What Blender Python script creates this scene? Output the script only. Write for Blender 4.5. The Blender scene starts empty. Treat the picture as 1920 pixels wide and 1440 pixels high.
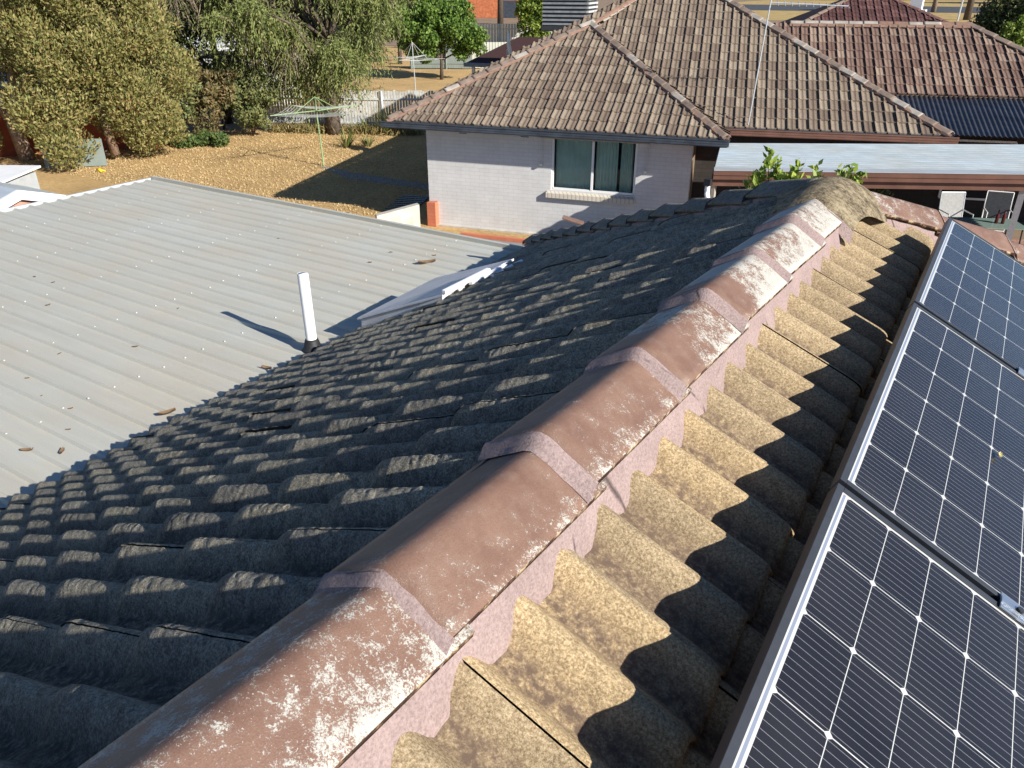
import bpy, bmesh, math, random
import numpy as np
from mathutils import Vector, Matrix

rng = np.random.default_rng(7)
random.seed(7)
R = math.radians
scene = bpy.context.scene
COL = scene.collection

# ------------------------------------------------------------------ camera
cam_d = bpy.data.cameras.new('camera')
cam = bpy.data.objects.new('camera', cam_d)
COL.objects.link(cam)
cam_d.sensor_width = 36.0
cam_d.lens = 36.0 * 1450 / 1920
cam_d.clip_start = 0.05
cam_d.clip_end = 3000
cam.location = (0, 0, 5.35)
cam.rotation_euler = (R(90 - 27.5), 0, R(32.41))
scene.camera = cam

# ------------------------------------------------------------------ light
SUN = Vector((0.871, -0.11, 0.453)).normalized()
SUN_EL = math.asin(SUN.z)
world = bpy.data.worlds.new('World')
scene.world = world
world.use_nodes = True
wn = world.node_tree.nodes
wl = world.node_tree.links
sky = wn.new('ShaderNodeTexSky')
sky.sky_type = 'NISHITA'
sky.sun_disc = False
sky.sun_elevation = SUN_EL
sky.sun_rotation = math.atan2(SUN.x, SUN.y)
sky.air_density = 0.75
sky.dust_density = 0.0
sky.ozone_density = 5.0
wn['Background'].inputs['Strength'].default_value = 0.075
wl.new(sky.outputs[0], wn['Background'].inputs[0])
sl = bpy.data.lights.new('sun', 'SUN')
sl.energy = 5.0
sl.angle = R(0.53)
sl.color = (1.0, 0.955, 0.88)
so = bpy.data.objects.new('sun', sl)
COL.objects.link(so)
so.rotation_euler = (-SUN).to_track_quat('-Z', 'Y').to_euler()
so.location = (20, -2, 30)
scene.view_settings.view_transform = 'Standard'
scene.view_settings.look = 'None'
scene.view_settings.exposure = 0.72
scene.view_settings.gamma = 1.0

# ------------------------------------------------------------------ material helpers
class NT:
    def __init__(s, name):
        s.m = bpy.data.materials.new(name)
        s.m.use_nodes = True
        s.t = s.m.node_tree
        s.n = s.t.nodes
        s.b = s.n['Principled BSDF']
        s.out = s.n['Material Output']
    def node(s, typ, **kw):
        nd = s.n.new(typ)
        for k, v in kw.items():
            setattr(nd, k, v)
        return nd
    def link(s, a, b):
        s.t.links.new(a, b)
    def val(s, sock, v):
        if isinstance(v, (int, float)):
            sock.default_value = v
        elif isinstance(v, (tuple, list)):
            sock.default_value = tuple(v) if len(v) != 3 or sock.type != 'RGBA' else (*v, 1)
        else:
            s.link(v, sock)
    def coord(s, kind='Object'):
        return s.node('ShaderNodeTexCoord').outputs[kind]
    def pos(s):
        return s.node('ShaderNodeNewGeometry').outputs['Position']
    def mapping(s, vec, scale=(1, 1, 1), rot=(0, 0, 0), loc=(0, 0, 0)):
        m = s.node('ShaderNodeMapping')
        s.link(vec, m.inputs[0])
        m.inputs['Scale'].default_value = scale
        m.inputs['Rotation'].default_value = rot
        m.inputs['Location'].default_value = loc
        return m.outputs[0]
    def noise(s, vec, scale, detail=3, rough=0.55, dist=0.0):
        nd = s.node('ShaderNodeTexNoise')
        s.link(vec, nd.inputs['Vector'])
        nd.inputs['Scale'].default_value = scale
        nd.inputs['Detail'].default_value = detail
        nd.inputs['Roughness'].default_value = rough
        nd.inputs['Distortion'].default_value = dist
        return nd.outputs[0]
    def ramp(s, fac, stops, interp='LINEAR'):
        nd = s.node('ShaderNodeValToRGB')
        s.link(fac, nd.inputs[0])
        cr = nd.color_ramp
        cr.interpolation = interp
        while len(cr.elements) > 1:
            cr.elements.remove(cr.elements[-1])
        for i, (p, c) in enumerate(stops):
            e = cr.elements[0] if i == 0 else cr.elements.new(p)
            e.position = p
            if isinstance(c, (int, float)):
                c = (c, c, c)
            e.color = (*c, 1)
        return nd.outputs[0]
    def math(s, op, a, b=None, c=None, clamp=False):
        nd = s.node('ShaderNodeMath', operation=op, use_clamp=clamp)
        s.val(nd.inputs[0], a)
        if b is not None:
            s.val(nd.inputs[1], b)
        if c is not None:
            s.val(nd.inputs[2], c)
        return nd.outputs[0]
    def mix(s, fac, a, b, blend='MIX'):
        nd = s.node('ShaderNodeMixRGB', blend_type=blend)
        s.val(nd.inputs[0], fac)
        s.val(nd.inputs[1], a)
        s.val(nd.inputs[2], b)
        return nd.outputs[0]
    def attr(s, name):
        nd = s.node('ShaderNodeAttribute')
        nd.attribute_name = name
        return nd
    def bump(s, h, strength=0.5, dist=0.01):
        nd = s.node('ShaderNodeBump')
        s.link(h, nd.inputs['Height'])
        nd.inputs['Strength'].default_value = strength
        nd.inputs['Distance'].default_value = dist
        s.link(nd.outputs[0], s.b.inputs['Normal'])
        return nd
    def base(s, c):
        s.val(s.b.inputs['Base Color'], c)
    def set(s, rough=None, metal=None, spec=None):
        if rough is not None:
            s.val(s.b.inputs['Roughness'], rough)
        if metal is not None:
            s.val(s.b.inputs['Metallic'], metal)
        if spec is not None:
            s.val(s.b.inputs['Specular IOR Level'], spec)
        return s


def plain(name, c, rough=0.6, metal=0.0, var=0.25, scale=6.0, bump=0.0, bscale=60, spec=0.4, bdist=0.004):
    """a painted or worn surface with soft blotches of its own"""
    t = NT(name)
    p = t.pos()
    n = t.noise(p, scale, 5, 0.6)
    lo = tuple(max(0, x * (1 - var)) for x in c)
    hi = tuple(min(1, x * (1 + var)) for x in c)
    t.base(t.ramp(n, [(0.3, lo), (0.7, hi)]))
    t.set(rough, metal, spec)
    if bump:
        t.bump(t.noise(p, bscale, 4, 0.6), bump, bdist)
    return t.m


def leaf_mat(name, cols, trans=0.25, rough=0.55):
    t = NT(name)
    g = t.node('ShaderNodeNewGeometry')
    k = len(cols)
    c = t.ramp(g.outputs['Random Per Island'], [(i / max(1, k - 1), cc) for i, cc in enumerate(cols)])
    t.base(c)
    t.set(rough, 0, 0.3)
    tr = t.node('ShaderNodeBsdfTranslucent')
    t.link(c, tr.inputs[0])
    mx = t.node('ShaderNodeMixShader')
    mx.inputs[0].default_value = trans
    t.link(t.b.outputs[0], mx.inputs[1])
    t.link(tr.outputs[0], mx.inputs[2])
    t.link(mx.outputs[0], t.out.inputs[0])
    return t.m


# ------------------------------------------------------------------ object helpers
def tag(o, label=None, cat=None, group=None, kind=None):
    if label: o['label'] = label
    if cat: o['category'] = cat
    if group: o['group'] = group
    if kind: o['kind'] = kind
    return o


def empty(name, loc=(0, 0, 0), rz=0.0, label=None, cat=None, group=None):
    o = bpy.data.objects.new(name, None)
    COL.objects.link(o)
    o.location = loc
    o.rotation_euler = (0, 0, rz)
    o.empty_display_size = 0.2
    return tag(o, label, cat, group)


def mesh(name, verts, faces, mats, parent=None, smooth=False, midx=None, attrs=None):
    me = bpy.data.meshes.new(name)
    verts = np.asarray(verts, dtype=np.float32)
    if isinstance(faces, np.ndarray):
        nf, k = faces.shape
        me.vertices.add(len(verts))
        me.vertices.foreach_set('co', verts.ravel())
        me.loops.add(nf * k)
        me.loops.foreach_set('vertex_index', faces.astype(np.int32).ravel())
        me.polygons.add(nf)
        me.polygons.foreach_set('loop_start', np.arange(0, nf * k, k, dtype=np.int32))
        me.polygons.foreach_set('loop_total', np.full(nf, k, dtype=np.int32))
        me.update(calc_edges=True)
    else:
        me.from_pydata([tuple(map(float, v)) for v in verts], [], [tuple(int(i) for i in f) for f in faces])
        me.update()
    if not isinstance(mats, (list, tuple)):
        mats = [mats]
    for m in mats:
        me.materials.append(m)
    if midx is not None:
        me.polygons.foreach_set('material_index', np.asarray(midx, dtype=np.int32))
    if smooth:
        me.polygons.foreach_set('use_smooth', np.ones(len(me.polygons), dtype=bool))
    if attrs:
        for k, v in attrs.items():
            a = me.attributes.new(k, 'FLOAT', 'POINT')
            a.data.foreach_set('value', np.asarray(v, dtype=np.float32))
    me.validate(clean_customdata=False)
    o = bpy.data.objects.new(name, me)
    COL.objects.link(o)
    if parent is not None:
        o.parent = parent
    return o


class MB:
    """collects boxes, bars, prisms into one mesh"""
    def __init__(s):
        s.v = []
        s.f = []
        s.mi = []
    def add(s, vs, fs, mi=0):
        o = len(s.v)
        s.v += [tuple(map(float, v)) for v in vs]
        s.f += [tuple(i + o for i in f) for f in fs]
        s.mi += [mi] * len(fs)
        return s
    def hexa(s, p, mi=0):
        """8 points: 4 below (ccw seen from above), 4 above"""
        return s.add(p, [(3, 2, 1, 0), (4, 5, 6, 7), (0, 1, 5, 4), (1, 2, 6, 5), (2, 3, 7, 6), (3, 0, 4, 7)], mi)
    def box(s, c, size, ax=None, mi=0):
        hx, hy, hz = [x / 2 for x in size]
        c = Vector(c)
        if ax is None:
            ax = (Vector((1, 0, 0)), Vector((0, 1, 0)), Vector((0, 0, 1)))
        a, b, d = [Vector(x) for x in ax]
        p = []
        for z in (-1, 1):
            for (x, y) in ((-1, -1), (1, -1), (1, 1), (-1, 1)):
                p.append(c + a * x * hx + b * y * hy + d * z * hz)
        return s.hexa(p, mi)
    def tube(s, pts, r, n=8, mi=0, cap=True):
        pts = [Vector(p) for p in pts]
        rs = r if isinstance(r, (list, tuple)) else [r] * len(pts)
        o = len(s.v)
        up = Vector((0, 0, 1))
        for i, p in enumerate(pts):
            d = (pts[min(i + 1, len(pts) - 1)] - pts[max(i - 1, 0)])
            d.normalize()
            ref = up if abs(d.z) < 0.95 else Vector((1, 0, 0))
            a = d.cross(ref).normalized()
            b = d.cross(a).normalized()
            for k in range(n):
                t = 2 * math.pi * k / n
                s.v.append(tuple(p + (a * math.cos(t) + b * math.sin(t)) * rs[i]))
        for i in range(len(pts) - 1):
            for k in range(n):
                k2 = (k + 1) % n
                s.f.append((o + i * n + k, o + i * n + k2, o + (i + 1) * n + k2, o + (i + 1) * n + k))
                s.mi.append(mi)
        if cap:
            s.f.append(tuple(o + k for k in reversed(range(n)))); s.mi.append(mi)
            e = o + (len(pts) - 1) * n
            s.f.append(tuple(e + k for k in range(n))); s.mi.append(mi)
        return s
    def bar(s, a, b, w, h, mi=0, up=(0, 0, 1)):
        a = Vector(a); b = Vector(b)
        d = (b - a); L = d.length; d.normalize()
        u = Vector(up)
        sd = d.cross(u)
        if sd.length < 1e-4:
            sd = d.cross(Vector((1, 0, 0)))
        sd.normalize()
        u2 = sd.cross(d).normalized()
        return s.box((a + b) / 2, (L, w, h), (d, sd, u2), mi)
    def sheet(s, P, th, mi=0):
        """a quad with thickness straight down"""
        P = [Vector(p) for p in P]
        lo = [p - Vector((0, 0, th)) for p in P]
        return s.hexa(lo + P, mi)
    def build(s, name, mats, parent=None, smooth=False, bevel=0.0):
        o = mesh(name, s.v, s.f, mats, parent, smooth, s.mi)
        if bevel:
            md = o.modifiers.new('bevel', 'BEVEL')
            md.width = bevel
            md.segments = 2
            md.limit_method = 'ANGLE'
        return o


def V(*a):
    return Vector(a)


def fnoise(x, k=1.0, seed=0.0):
    return (math.sin(x * 12.9 * k + seed) + math.sin(x * 31.7 * k + seed * 2.3) * 0.6 + math.sin(x * 71.3 * k + seed * 4.1) * 0.4) / 2.0

# ------------------------------------------------------------------ materials
def tile_mat(name, lo, mid, hi, seed, crust=1.0, valley=None):
    t = NT(name)
    p = t.mapping(t.pos(), loc=(seed, seed * 2, 0))
    fine = t.noise(p, 190, 4, 0.85)
    med = t.noise(p, 38, 6, 0.68)
    big = t.noise(p, 3.2, 4, 0.6)
    grain = t.ramp(fine, [(0.36, lo), (0.5, mid), (0.62, hi)])
    blot = t.ramp(med, [(0.36, 0.62 if crust > 1 else 0.86), (0.52, 1.0), (0.7, 1.10)])
    c = t.mix(1.0, grain, blot, 'MULTIPLY')
    bl2 = t.ramp(big, [(0.3, 0.72), (0.6, 1.05)])
    c = t.mix(0.8, c, bl2, 'MULTIPLY')
    tv = t.attr('tile').outputs['Fac']
    tc = t.ramp(tv, [(0.0, (0.80, 0.80, 0.82)), (0.5, (1, 1, 1)), (1.0, (1.14, 1.10, 1.02))])
    c = t.mix(1.0, c, tc, 'MULTIPLY')
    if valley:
        # dirt in the pans; on crusted tiles also painted shade bringing out the rolls
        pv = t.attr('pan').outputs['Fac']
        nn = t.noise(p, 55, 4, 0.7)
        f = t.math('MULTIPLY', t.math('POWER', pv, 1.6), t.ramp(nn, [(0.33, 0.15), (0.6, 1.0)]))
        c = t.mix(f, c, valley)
    t.base(c)
    t.set(0.92, 0, 0.2)
    if crust > 1:      # thick lichen crust: coarse lumps and gritty grains
        lump = t.noise(p, 85, 4, 0.75)
        h = t.math('ADD', t.math('MULTIPLY', med, 0.8), t.math('ADD', t.math('MULTIPLY', lump, 0.7), t.math('MULTIPLY', fine, 0.5)))
        t.bump(h, 1.0, 0.016)
    else:
        h = t.math('ADD', med, t.math('MULTIPLY', fine, 0.35))
        t.bump(h, 0.75 * crust, 0.012 * crust)
    return t.m


M = {}
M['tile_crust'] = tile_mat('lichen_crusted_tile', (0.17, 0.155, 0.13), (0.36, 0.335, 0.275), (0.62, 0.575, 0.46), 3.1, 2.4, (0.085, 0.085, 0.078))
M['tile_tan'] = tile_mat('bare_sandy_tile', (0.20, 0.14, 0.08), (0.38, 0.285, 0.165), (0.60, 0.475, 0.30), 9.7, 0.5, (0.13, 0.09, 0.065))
M['underlay'] = plain('dark_underlay', (0.02, 0.02, 0.02), 0.9)


def cap_mat():
    t = NT('worn_terracotta_cap')
    p = t.pos()
    wear = t.attr('wear').outputs['Fac']
    n1 = t.noise(p, 330, 4, 0.8, 0.3)
    n2 = t.noise(p, 22, 5, 0.65)
    n4 = t.noise(p, 120, 4, 0.75, 0.6)
    n3 = t.noise(p, 420, 2, 0.6)
    paint = t.ramp(t.noise(p, 9, 4, 0.6), [(0.3, (0.168, 0.094, 0.068)), (0.7, (0.232, 0.137, 0.098))])
    paint = t.mix(0.4, paint, t.ramp(n3, [(0.35, 0.72), (0.65, 1.25)]), 'MULTIPLY')
    paint = t.mix(t.ramp(n2, [(0.45, 0.0), (0.7, 0.35)]), paint, (0.30, 0.215, 0.165))
    s = t.math('ADD', t.math('ADD', t.math('MULTIPLY', n1, 0.7), t.math('ADD', t.math('MULTIPLY', n2, 0.65), t.math('MULTIPLY', n4, 0.65))), wear)
    m = t.ramp(t.math('MULTIPLY', s, 0.5), [(0.61, 0.0), (0.635, 0.75), (0.66, 1.0)])
    pale = t.ramp(n3, [(0.35, (0.36, 0.34, 0.29)), (0.6, (0.52, 0.50, 0.45))])
    t.base(t.mix(m, paint, pale))
    t.set(t.ramp(m, [(0, 0.55), (1, 0.85)]), 0, 0.3)
    h = t.math('ADD', t.math('ADD', t.math('MULTIPLY', n3, 0.5), t.math('MULTIPLY', n4, 0.5)), t.math('MULTIPLY', m, 0.4))
    t.bump(h, 0.4, 0.003)
    return t.m


M['cap'] = cap_mat()


def lichen_cap_mat():
    t = NT('lichen_cap')
    p = t.pos()
    n1 = t.noise(p, 60, 6, 0.75, 0.5)
    n2 = t.noise(p, 12, 4, 0.6)
    t.base(t.ramp(t.math('ADD', t.math('MULTIPLY', n1, 0.6), t.math('MULTIPLY', n2, 0.4)),
                  [(0.40, (0.06, 0.05, 0.04)), (0.48, (0.19, 0.15, 0.095)), (0.56, (0.34, 0.275, 0.175)), (0.68, (0.46, 0.39, 0.27))]))
    t.set(0.95, 0, 0.15)
    t.bump(n1, 0.9, 0.012)
    return t.m


M['cap_lichen'] = lichen_cap_mat()


def mortar_mat():
    t = NT('pink_mortar')
    p = t.pos()
    n = t.noise(p, 170, 4, 0.7)
    b = t.noise(p, 7, 4, 0.6)
    c = t.ramp(n, [(0.3, (0.225, 0.162, 0.150)), (0.52, (0.33, 0.245, 0.228)), (0.75, (0.40, 0.315, 0.29))])
    c = t.mix(0.6, c, t.ramp(b, [(0.3, 0.75), (0.65, 1.1)]), 'MULTIPLY')
    v = t.node('ShaderNodeTexVoronoi', feature='DISTANCE_TO_EDGE')
    t.link(t.mapping(p, scale=(1.9, 1.9, 1.9)), v.inputs[0])
    v.inputs['Scale'].default_value = 1.0
    crack = t.ramp(v.outputs[0], [(0.0, 0.25), (0.004, 0.5), (0.008, 1.0)])
    crack = t.mix(t.ramp(b, [(0.45, 0.0), (0.55, 1.0)]), (1, 1, 1), crack)
    c = t.mix(1.0, c, crack, 'MULTIPLY')
    t.base(c)
    t.set(0.95, 0, 0.15)
    t.bump(n, 0.5, 0.006)
    return t.m


M['mortar'] = mortar_mat()
def edge_mat():
    t = NT('chipped_cap_edge')
    n = t.noise(t.pos(), 26, 5, 0.7)
    t.base(t.ramp(n, [(0.44, (0.05, 0.03, 0.022)), (0.52, (0.16, 0.095, 0.06)), (0.58, (0.42, 0.33, 0.20))]))
    t.set(0.95, 0, 0.1)
    t.bump(n, 0.6, 0.006)
    return t.m


M['edge_cream'] = edge_mat()


def metal_roof_mat(name, c, var, streak_rot, rough=0.5, metal=0.25):
    t = NT(name)
    p = t.pos()
    st = t.mapping(p, scale=(0.5, 6, 6), rot=(0, 0, streak_rot))
    n1 = t.noise(st, 1.3, 6, 0.7)
    n2 = t.noise(p, 1.1, 5, 0.6)
    n3 = t.noise(p, 90, 3, 0.6)
    col = t.ramp(n1, [(0.3, tuple(x * (1 - var) for x in c)), (0.7, tuple(min(1, x * (1 + var)) for x in c))])
    warm = t.ramp(n2, [(0.35, (1.0, 0.98, 0.93)), (0.65, (0.95, 1.0, 1.03))])
    col = t.mix(1.0, col, warm, 'MULTIPLY')
    col = t.mix(0.25, col, t.ramp(n3, [(0.3, 0.75), (0.7, 1.2)]), 'MULTIPLY')
    t.base(col)
    t.set(t.ramp(n2, [(0.3, rough - 0.08), (0.7, rough + 0.12)]), metal, 0.4)
    t.bump(n2, 0.15, 0.02)
    return t.m


M['carport'] = metal_roof_mat('weathered_grey_sheet', (0.515, 0.49, 0.425), 0.07, 0.0, 0.55, 0.1)
M['patio_sheet'] = metal_roof_mat('zincalume_sheet', (0.50, 0.55, 0.57), 0.16, -R(19), 0.5, 0.25)
M['dark_corr'] = metal_roof_mat('old_dark_corrugated', (0.13, 0.135, 0.15), 0.35, R(70), 0.33, 0.75)
M['shed'] = metal_roof_mat('bright_shed_sheet', (0.55, 0.58, 0.6), 0.1, 0.3, 0.45, 0.3)
M['white_paint'] = plain('white_paint', (0.78, 0.78, 0.76), 0.45, 0, 0.06, 3)
M['white_pvc'] = plain('white_pvc', (0.86, 0.86, 0.85), 0.35, 0, 0.03, 8)
M['black_rubber'] = plain('black_rubber', (0.02, 0.02, 0.022), 0.6, 0, 0.3, 30)
M['screw'] = plain('pale_screw_head', (0.60, 0.60, 0.57), 0.4, 0.2, 0.1, 50)
M['poly'] = plain('milky_sheet', (0.80, 0.77, 0.75), 0.4, 0, 0.10, 5)
M['gutter_grey'] = plain('charcoal_gutter', (0.055, 0.065, 0.08), 0.35, 0, 0.3, 4)
M['gutter_brown'] = plain('brown_gutter', (0.17, 0.085, 0.06), 0.4, 0, 0.2, 3)
M['beige'] = plain('beige_trim', (0.36, 0.32, 0.26), 0.6, 0, 0.12, 4)
M['dark'] = plain('dark_void', (0.02, 0.02, 0.022), 0.9)
M['alu'] = plain('aluminium', (0.62, 0.64, 0.66), 0.3, 0.9, 0.06, 40)
M['bark'] = plain('grey_bark', (0.11, 0.085, 0.065), 0.95, 0, 0.45, 9, 0.9, 22, 0.2, 0.03)
M['bark_pale'] = plain('pale_bark', (0.30, 0.21, 0.15), 0.9, 0, 0.4, 7, 0.7, 20, 0.2, 0.02)
M['soil'] = plain('leaf_litter', (0.13, 0.09, 0.055), 1.0, 0, 0.5, 5, 0.8, 30, 0.1, 0.02)
M['concrete'] = plain('pale_concrete', (0.50, 0.46, 0.39), 0.9, 0, 0.2, 5, 0.3, 40)
M['path'] = plain('path_concrete', (0.26, 0.25, 0.245), 0.9, 0, 0.2, 3, 0.3, 40)
M['green_paint'] = plain('light_green_paint', (0.25, 0.35, 0.16), 0.5, 0, 0.15, 9)
M['wire'] = plain('pale_wire', (0.55, 0.58, 0.55), 0.5, 0.2, 0.1, 20)
M['yellow'] = plain('yellow_plastic', (0.80, 0.55, 0.03), 0.4, 0, 0.1, 20)
M['brown_leaf'] = leaf_mat('dry_leaf', [(0.10, 0.06, 0.035), (0.17, 0.105, 0.06), (0.30, 0.21, 0.12)], 0.1, 0.8)
M['steel_dark'] = plain('dark_steel', (0.05, 0.052, 0.055), 0.4, 0.3, 0.2, 20)
M['sling'] = plain('grey_sling_fabric', (0.34, 0.34, 0.33), 0.8, 0, 0.15, 20)
M['dark_red_wine'] = plain('bottle_glass', (0.10, 0.015, 0.015), 0.15, 0, 0.1, 20)
M['fence_cream'] = plain('cream_metal_fence', (0.56, 0.58, 0.50), 0.5, 0, 0.06, 2)
M['fence_shadow'] = plain('shade_toned_fence', (0.20, 0.24, 0.22), 0.6, 0, 0.12, 2)  # darker copy of the fence colour with shade painted in
M['paling'] = plain('weathered_white_paling', (0.46, 0.47, 0.45), 0.8, 0, 0.3, 6)
M['asphalt'] = plain('asphalt', (0.06, 0.063, 0.07), 0.9, 0, 0.2, 1)
M['verge'] = plain('dry_verge', (0.40, 0.28, 0.10), 1.0, 0, 0.3, 0.5)
M['dirt'] = plain('bare_dirt', (0.24, 0.165, 0.105), 1.0, 0, 0.3, 0.4)
M['galv'] = plain('galvanised_tube', (0.60, 0.62, 0.62), 0.4, 0.5, 0.1, 20)
M['orange_brick'] = plain('orange_brick', (0.50, 0.16, 0.07), 0.9, 0, 0.3, 3)


def brick_mat(name, c1, c2, mortar, sx=0.24, sy=0.086, rot=0.0, painted=True, msize=0.045, stain=0.5):
    """courses run along the wall: object space x along, z up"""
    t = NT(name)
    o = t.coord('Object')
    sp = t.node('ShaderNodeSeparateXYZ')
    t.link(o, sp.inputs[0])
    cb = t.node('ShaderNodeCombineXYZ')
    t.link(t.math('ADD', sp.outputs[0], sp.outputs[1]), cb.inputs[0])
    t.link(sp.outputs[2], cb.inputs[1])
    b = t.node('ShaderNodeTexBrick')
    t.link(cb.outputs[0], b.inputs['Vector'])
    b.inputs['Scale'].default_value = 1.0
    b.inputs['Brick Width'].default_value = sx
    b.inputs['Row Height'].default_value = sy
    b.inputs['Mortar Size'].default_value = sy * msize
    b.inputs['Mortar Smooth'].default_value = 0.3
    b.inputs['Color1'].default_value = (*c1, 1)
    b.inputs['Color2'].default_value = (*c2, 1)
    b.inputs['Mortar'].default_value = (*mortar, 1)
    n = t.noise(o, 2.2, 5, 0.65)
    st = t.noise(t.mapping(o, scale=(6, 6, 0.8)), 1.3, 5, 0.7)
    col = t.mix(stain, b.outputs[0], t.ramp(n, [(0.3, 0.82), (0.7, 1.12)]), 'MULTIPLY')
    col = t.mix(t.ramp(st, [(0.66, 0.0), (0.75, 0.45)]), col, tuple(min(1, x * 1.3) for x in c1))
    t.base(col)
    t.set(0.85, 0, 0.25)
    t.bump(t.math('SUBTRACT', t.math('MULTIPLY', t.noise(o, 60, 3), 0.25), b.outputs['Fac']), 0.35, 0.006)
    return t.m


M['brick_paint'] = brick_mat('painted_pale_brick', (0.62, 0.61, 0.59), (0.595, 0.585, 0.565), (0.48, 0.47, 0.455))
M['brick_red'] = brick_mat('red_brick', (0.42, 0.10, 0.05), (0.34, 0.075, 0.04), (0.22, 0.12, 0.09))
M['brick_tan'] = brick_mat('tan_brick', (0.22, 0.15, 0.09), (0.17, 0.12, 0.08), (0.12, 0.1, 0.08))
M['brick_shade'] = brick_mat('shade_dark_brick', (0.05, 0.042, 0.038), (0.04, 0.034, 0.03), (0.03, 0.026, 0.024))  # deep patio shade put into the brick colour
M['brick_step'] = brick_mat('salmon_painted_brick', (0.60, 0.20, 0.11), (0.56, 0.18, 0.10), (0.44, 0.14, 0.08))
M['brick_sill'] = brick_mat('cream_sill_brick', (0.62, 0.56, 0.46), (0.58, 0.52, 0.43), (0.42, 0.38, 0.32), 0.115, 0.4)


def marseille_mat(name, lo, mid, hi, seed):
    t = NT(name)
    p = t.mapping(t.pos(), loc=(seed, 0, seed))
    tv = t.attr('tile').outputs['Fac']
    n = t.noise(p, 22, 5, 0.7)
    fine = t.noise(p, 110, 3, 0.7)
    base = t.ramp(tv, [(0.0, lo), (0.5, mid), (1.0, hi)])
    c = t.mix(0.75, base, t.ramp(n, [(0.3, 0.62), (0.55, 1.0), (0.72, 1.2)]), 'MULTIPLY')
    c = t.mix(0.4, c, t.ramp(fine, [(0.35, 0.6), (0.65, 1.25)]), 'MULTIPLY')
    t.base(c)
    t.set(0.9, 0, 0.2)
    t.bump(n, 0.4, 0.006)
    return t.m


M['marseille'] = marseille_mat('weathered_marseille', (0.13, 0.095, 0.073), (0.205, 0.158, 0.118), (0.28, 0.226, 0.168), 2.0)
M['marseille_brown'] = marseille_mat('brown_marseille', (0.13, 0.08, 0.063), (0.19, 0.125, 0.098), (0.30, 0.225, 0.17), 5.0)
M['marseille_red'] = marseille_mat('dark_red_marseille', (0.065, 0.032, 0.030), (0.10, 0.048, 0.045), (0.15, 0.078, 0.07), 8.0)
M['cap_house'] = plain('grey_brown_cap', (0.215, 0.16, 0.125), 0.85, 0, 0.3, 5, 0.3, 40)
M['cap_pale'] = plain('pale_worn_cap', (0.36, 0.32, 0.27), 0.85, 0, 0.25, 6, 0.3, 40)
M['cap_red'] = plain('dark_red_cap', (0.17, 0.09, 0.075), 0.85, 0, 0.3, 5, 0.3, 40)
M['mortar_house'] = plain('brown_bedding', (0.235, 0.14, 0.10), 0.95, 0, 0.25, 8, 0.3, 60)


def lawn_mat():
    t = NT('dry_lawn')
    p = t.pos()
    n1 = t.noise(p, 0.55, 5, 0.6)
    n2 = t.noise(t.mapping(p, scale=(1, 1.4, 1)), 7, 6, 0.7)
    n3 = t.noise(p, 42, 3, 0.65)
    c = t.ramp(n2, [(0.3, (0.38, 0.235, 0.10)), (0.5, (0.52, 0.345, 0.155)), (0.7, (0.63, 0.45, 0.22))])
    c = t.mix(0.7, c, t.ramp(n1, [(0.3, 0.72), (0.65, 1.1)]), 'MULTIPLY')
    c = t.mix(0.6, c, t.ramp(n3, [(0.3, 0.7), (0.7, 1.2)]), 'MULTIPLY')
    t.base(c)
    t.set(1.0, 0, 0.1)
    t.bump(t.math('ADD', n2, n3), 0.6, 0.03)
    return t.m


M['lawn'] = lawn_mat()


def paver_mat():
    t = NT('brick_paving')
    b = t.node('ShaderNodeTexBrick')
    t.link(t.mapping(t.pos(), rot=(0, 0, -R(19))), b.inputs['Vector'])
    b.inputs['Scale'].default_value = 1
    b.inputs['Brick Width'].default_value = 0.23
    b.inputs['Row Height'].default_value = 0.115
    b.inputs['Mortar Size'].default_value = 0.008
    b.inputs['Color1'].default_value = (0.28, 0.13, 0.09, 1)
    b.inputs['Color2'].default_value = (0.40, 0.24, 0.18, 1)
    b.inputs['Mortar'].default_value = (0.12, 0.09, 0.07, 1)
    t.base(b.outputs[0])
    t.set(0.9)
    return t.m


M['pavers'] = paver_mat()


def glass_mat(name, c, rough=0.03):
    t = NT(name)
    t.base(c)
    t.set(rough, 0, 0.6)
    return t


g_ = glass_mat('window_glass', (0.8, 0.9, 0.85))
g_.b.inputs['Transmission Weight'].default_value = 1.0
g_.b.inputs['IOR'].default_value = 1.45
# thin pane: let light straight through with a mirror-like film
_tr = g_.node('ShaderNodeBsdfTransparent'); _tr.inputs[0].default_value = (0.78, 0.90, 0.84, 1)
_gl = g_.node('ShaderNodeBsdfGlossy'); _gl.inputs['Roughness'].default_value = 0.02
_fr = g_.node('ShaderNodeFresnel'); _fr.inputs[0].default_value = 1.5
_mx = g_.node('ShaderNodeMixShader')
g_.link(_fr.outputs[0], _mx.inputs[0]); g_.link(_tr.outputs[0], _mx.inputs[1]); g_.link(_gl.outputs[0], _mx.inputs[2])
g_.link(_mx.outputs[0], g_.out.inputs[0])
M['glass'] = g_.m
M['curtain'] = plain('white_curtain', (0.80, 0.83, 0.77), 0.9, 0, 0.1, 3)
M['room'] = plain('dim_room', (0.22, 0.28, 0.25), 0.9)


# ------------------------------------------------------------------ roof-tile fields
TAN = math.tan(R(26.5))
TT = math.tan(R(22.0))
PX = 0.323            # horizontal course spacing of the near roof
PXL = 0.334
RIDGE_X, RIDGE_Y = -0.625, 3.62


def roll_profile(u):
    """u in metres across; two rolls to a tile, crest on the seam"""
    d = np.abs(((u / 0.15 + 0.5) % 1.0) - 0.5) * 0.15
    w = 0.060
    k = np.clip(d / w, 0, 1)
    h = 0.5 * (1 + np.cos(np.pi * k ** 1.15))
    return h


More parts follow.
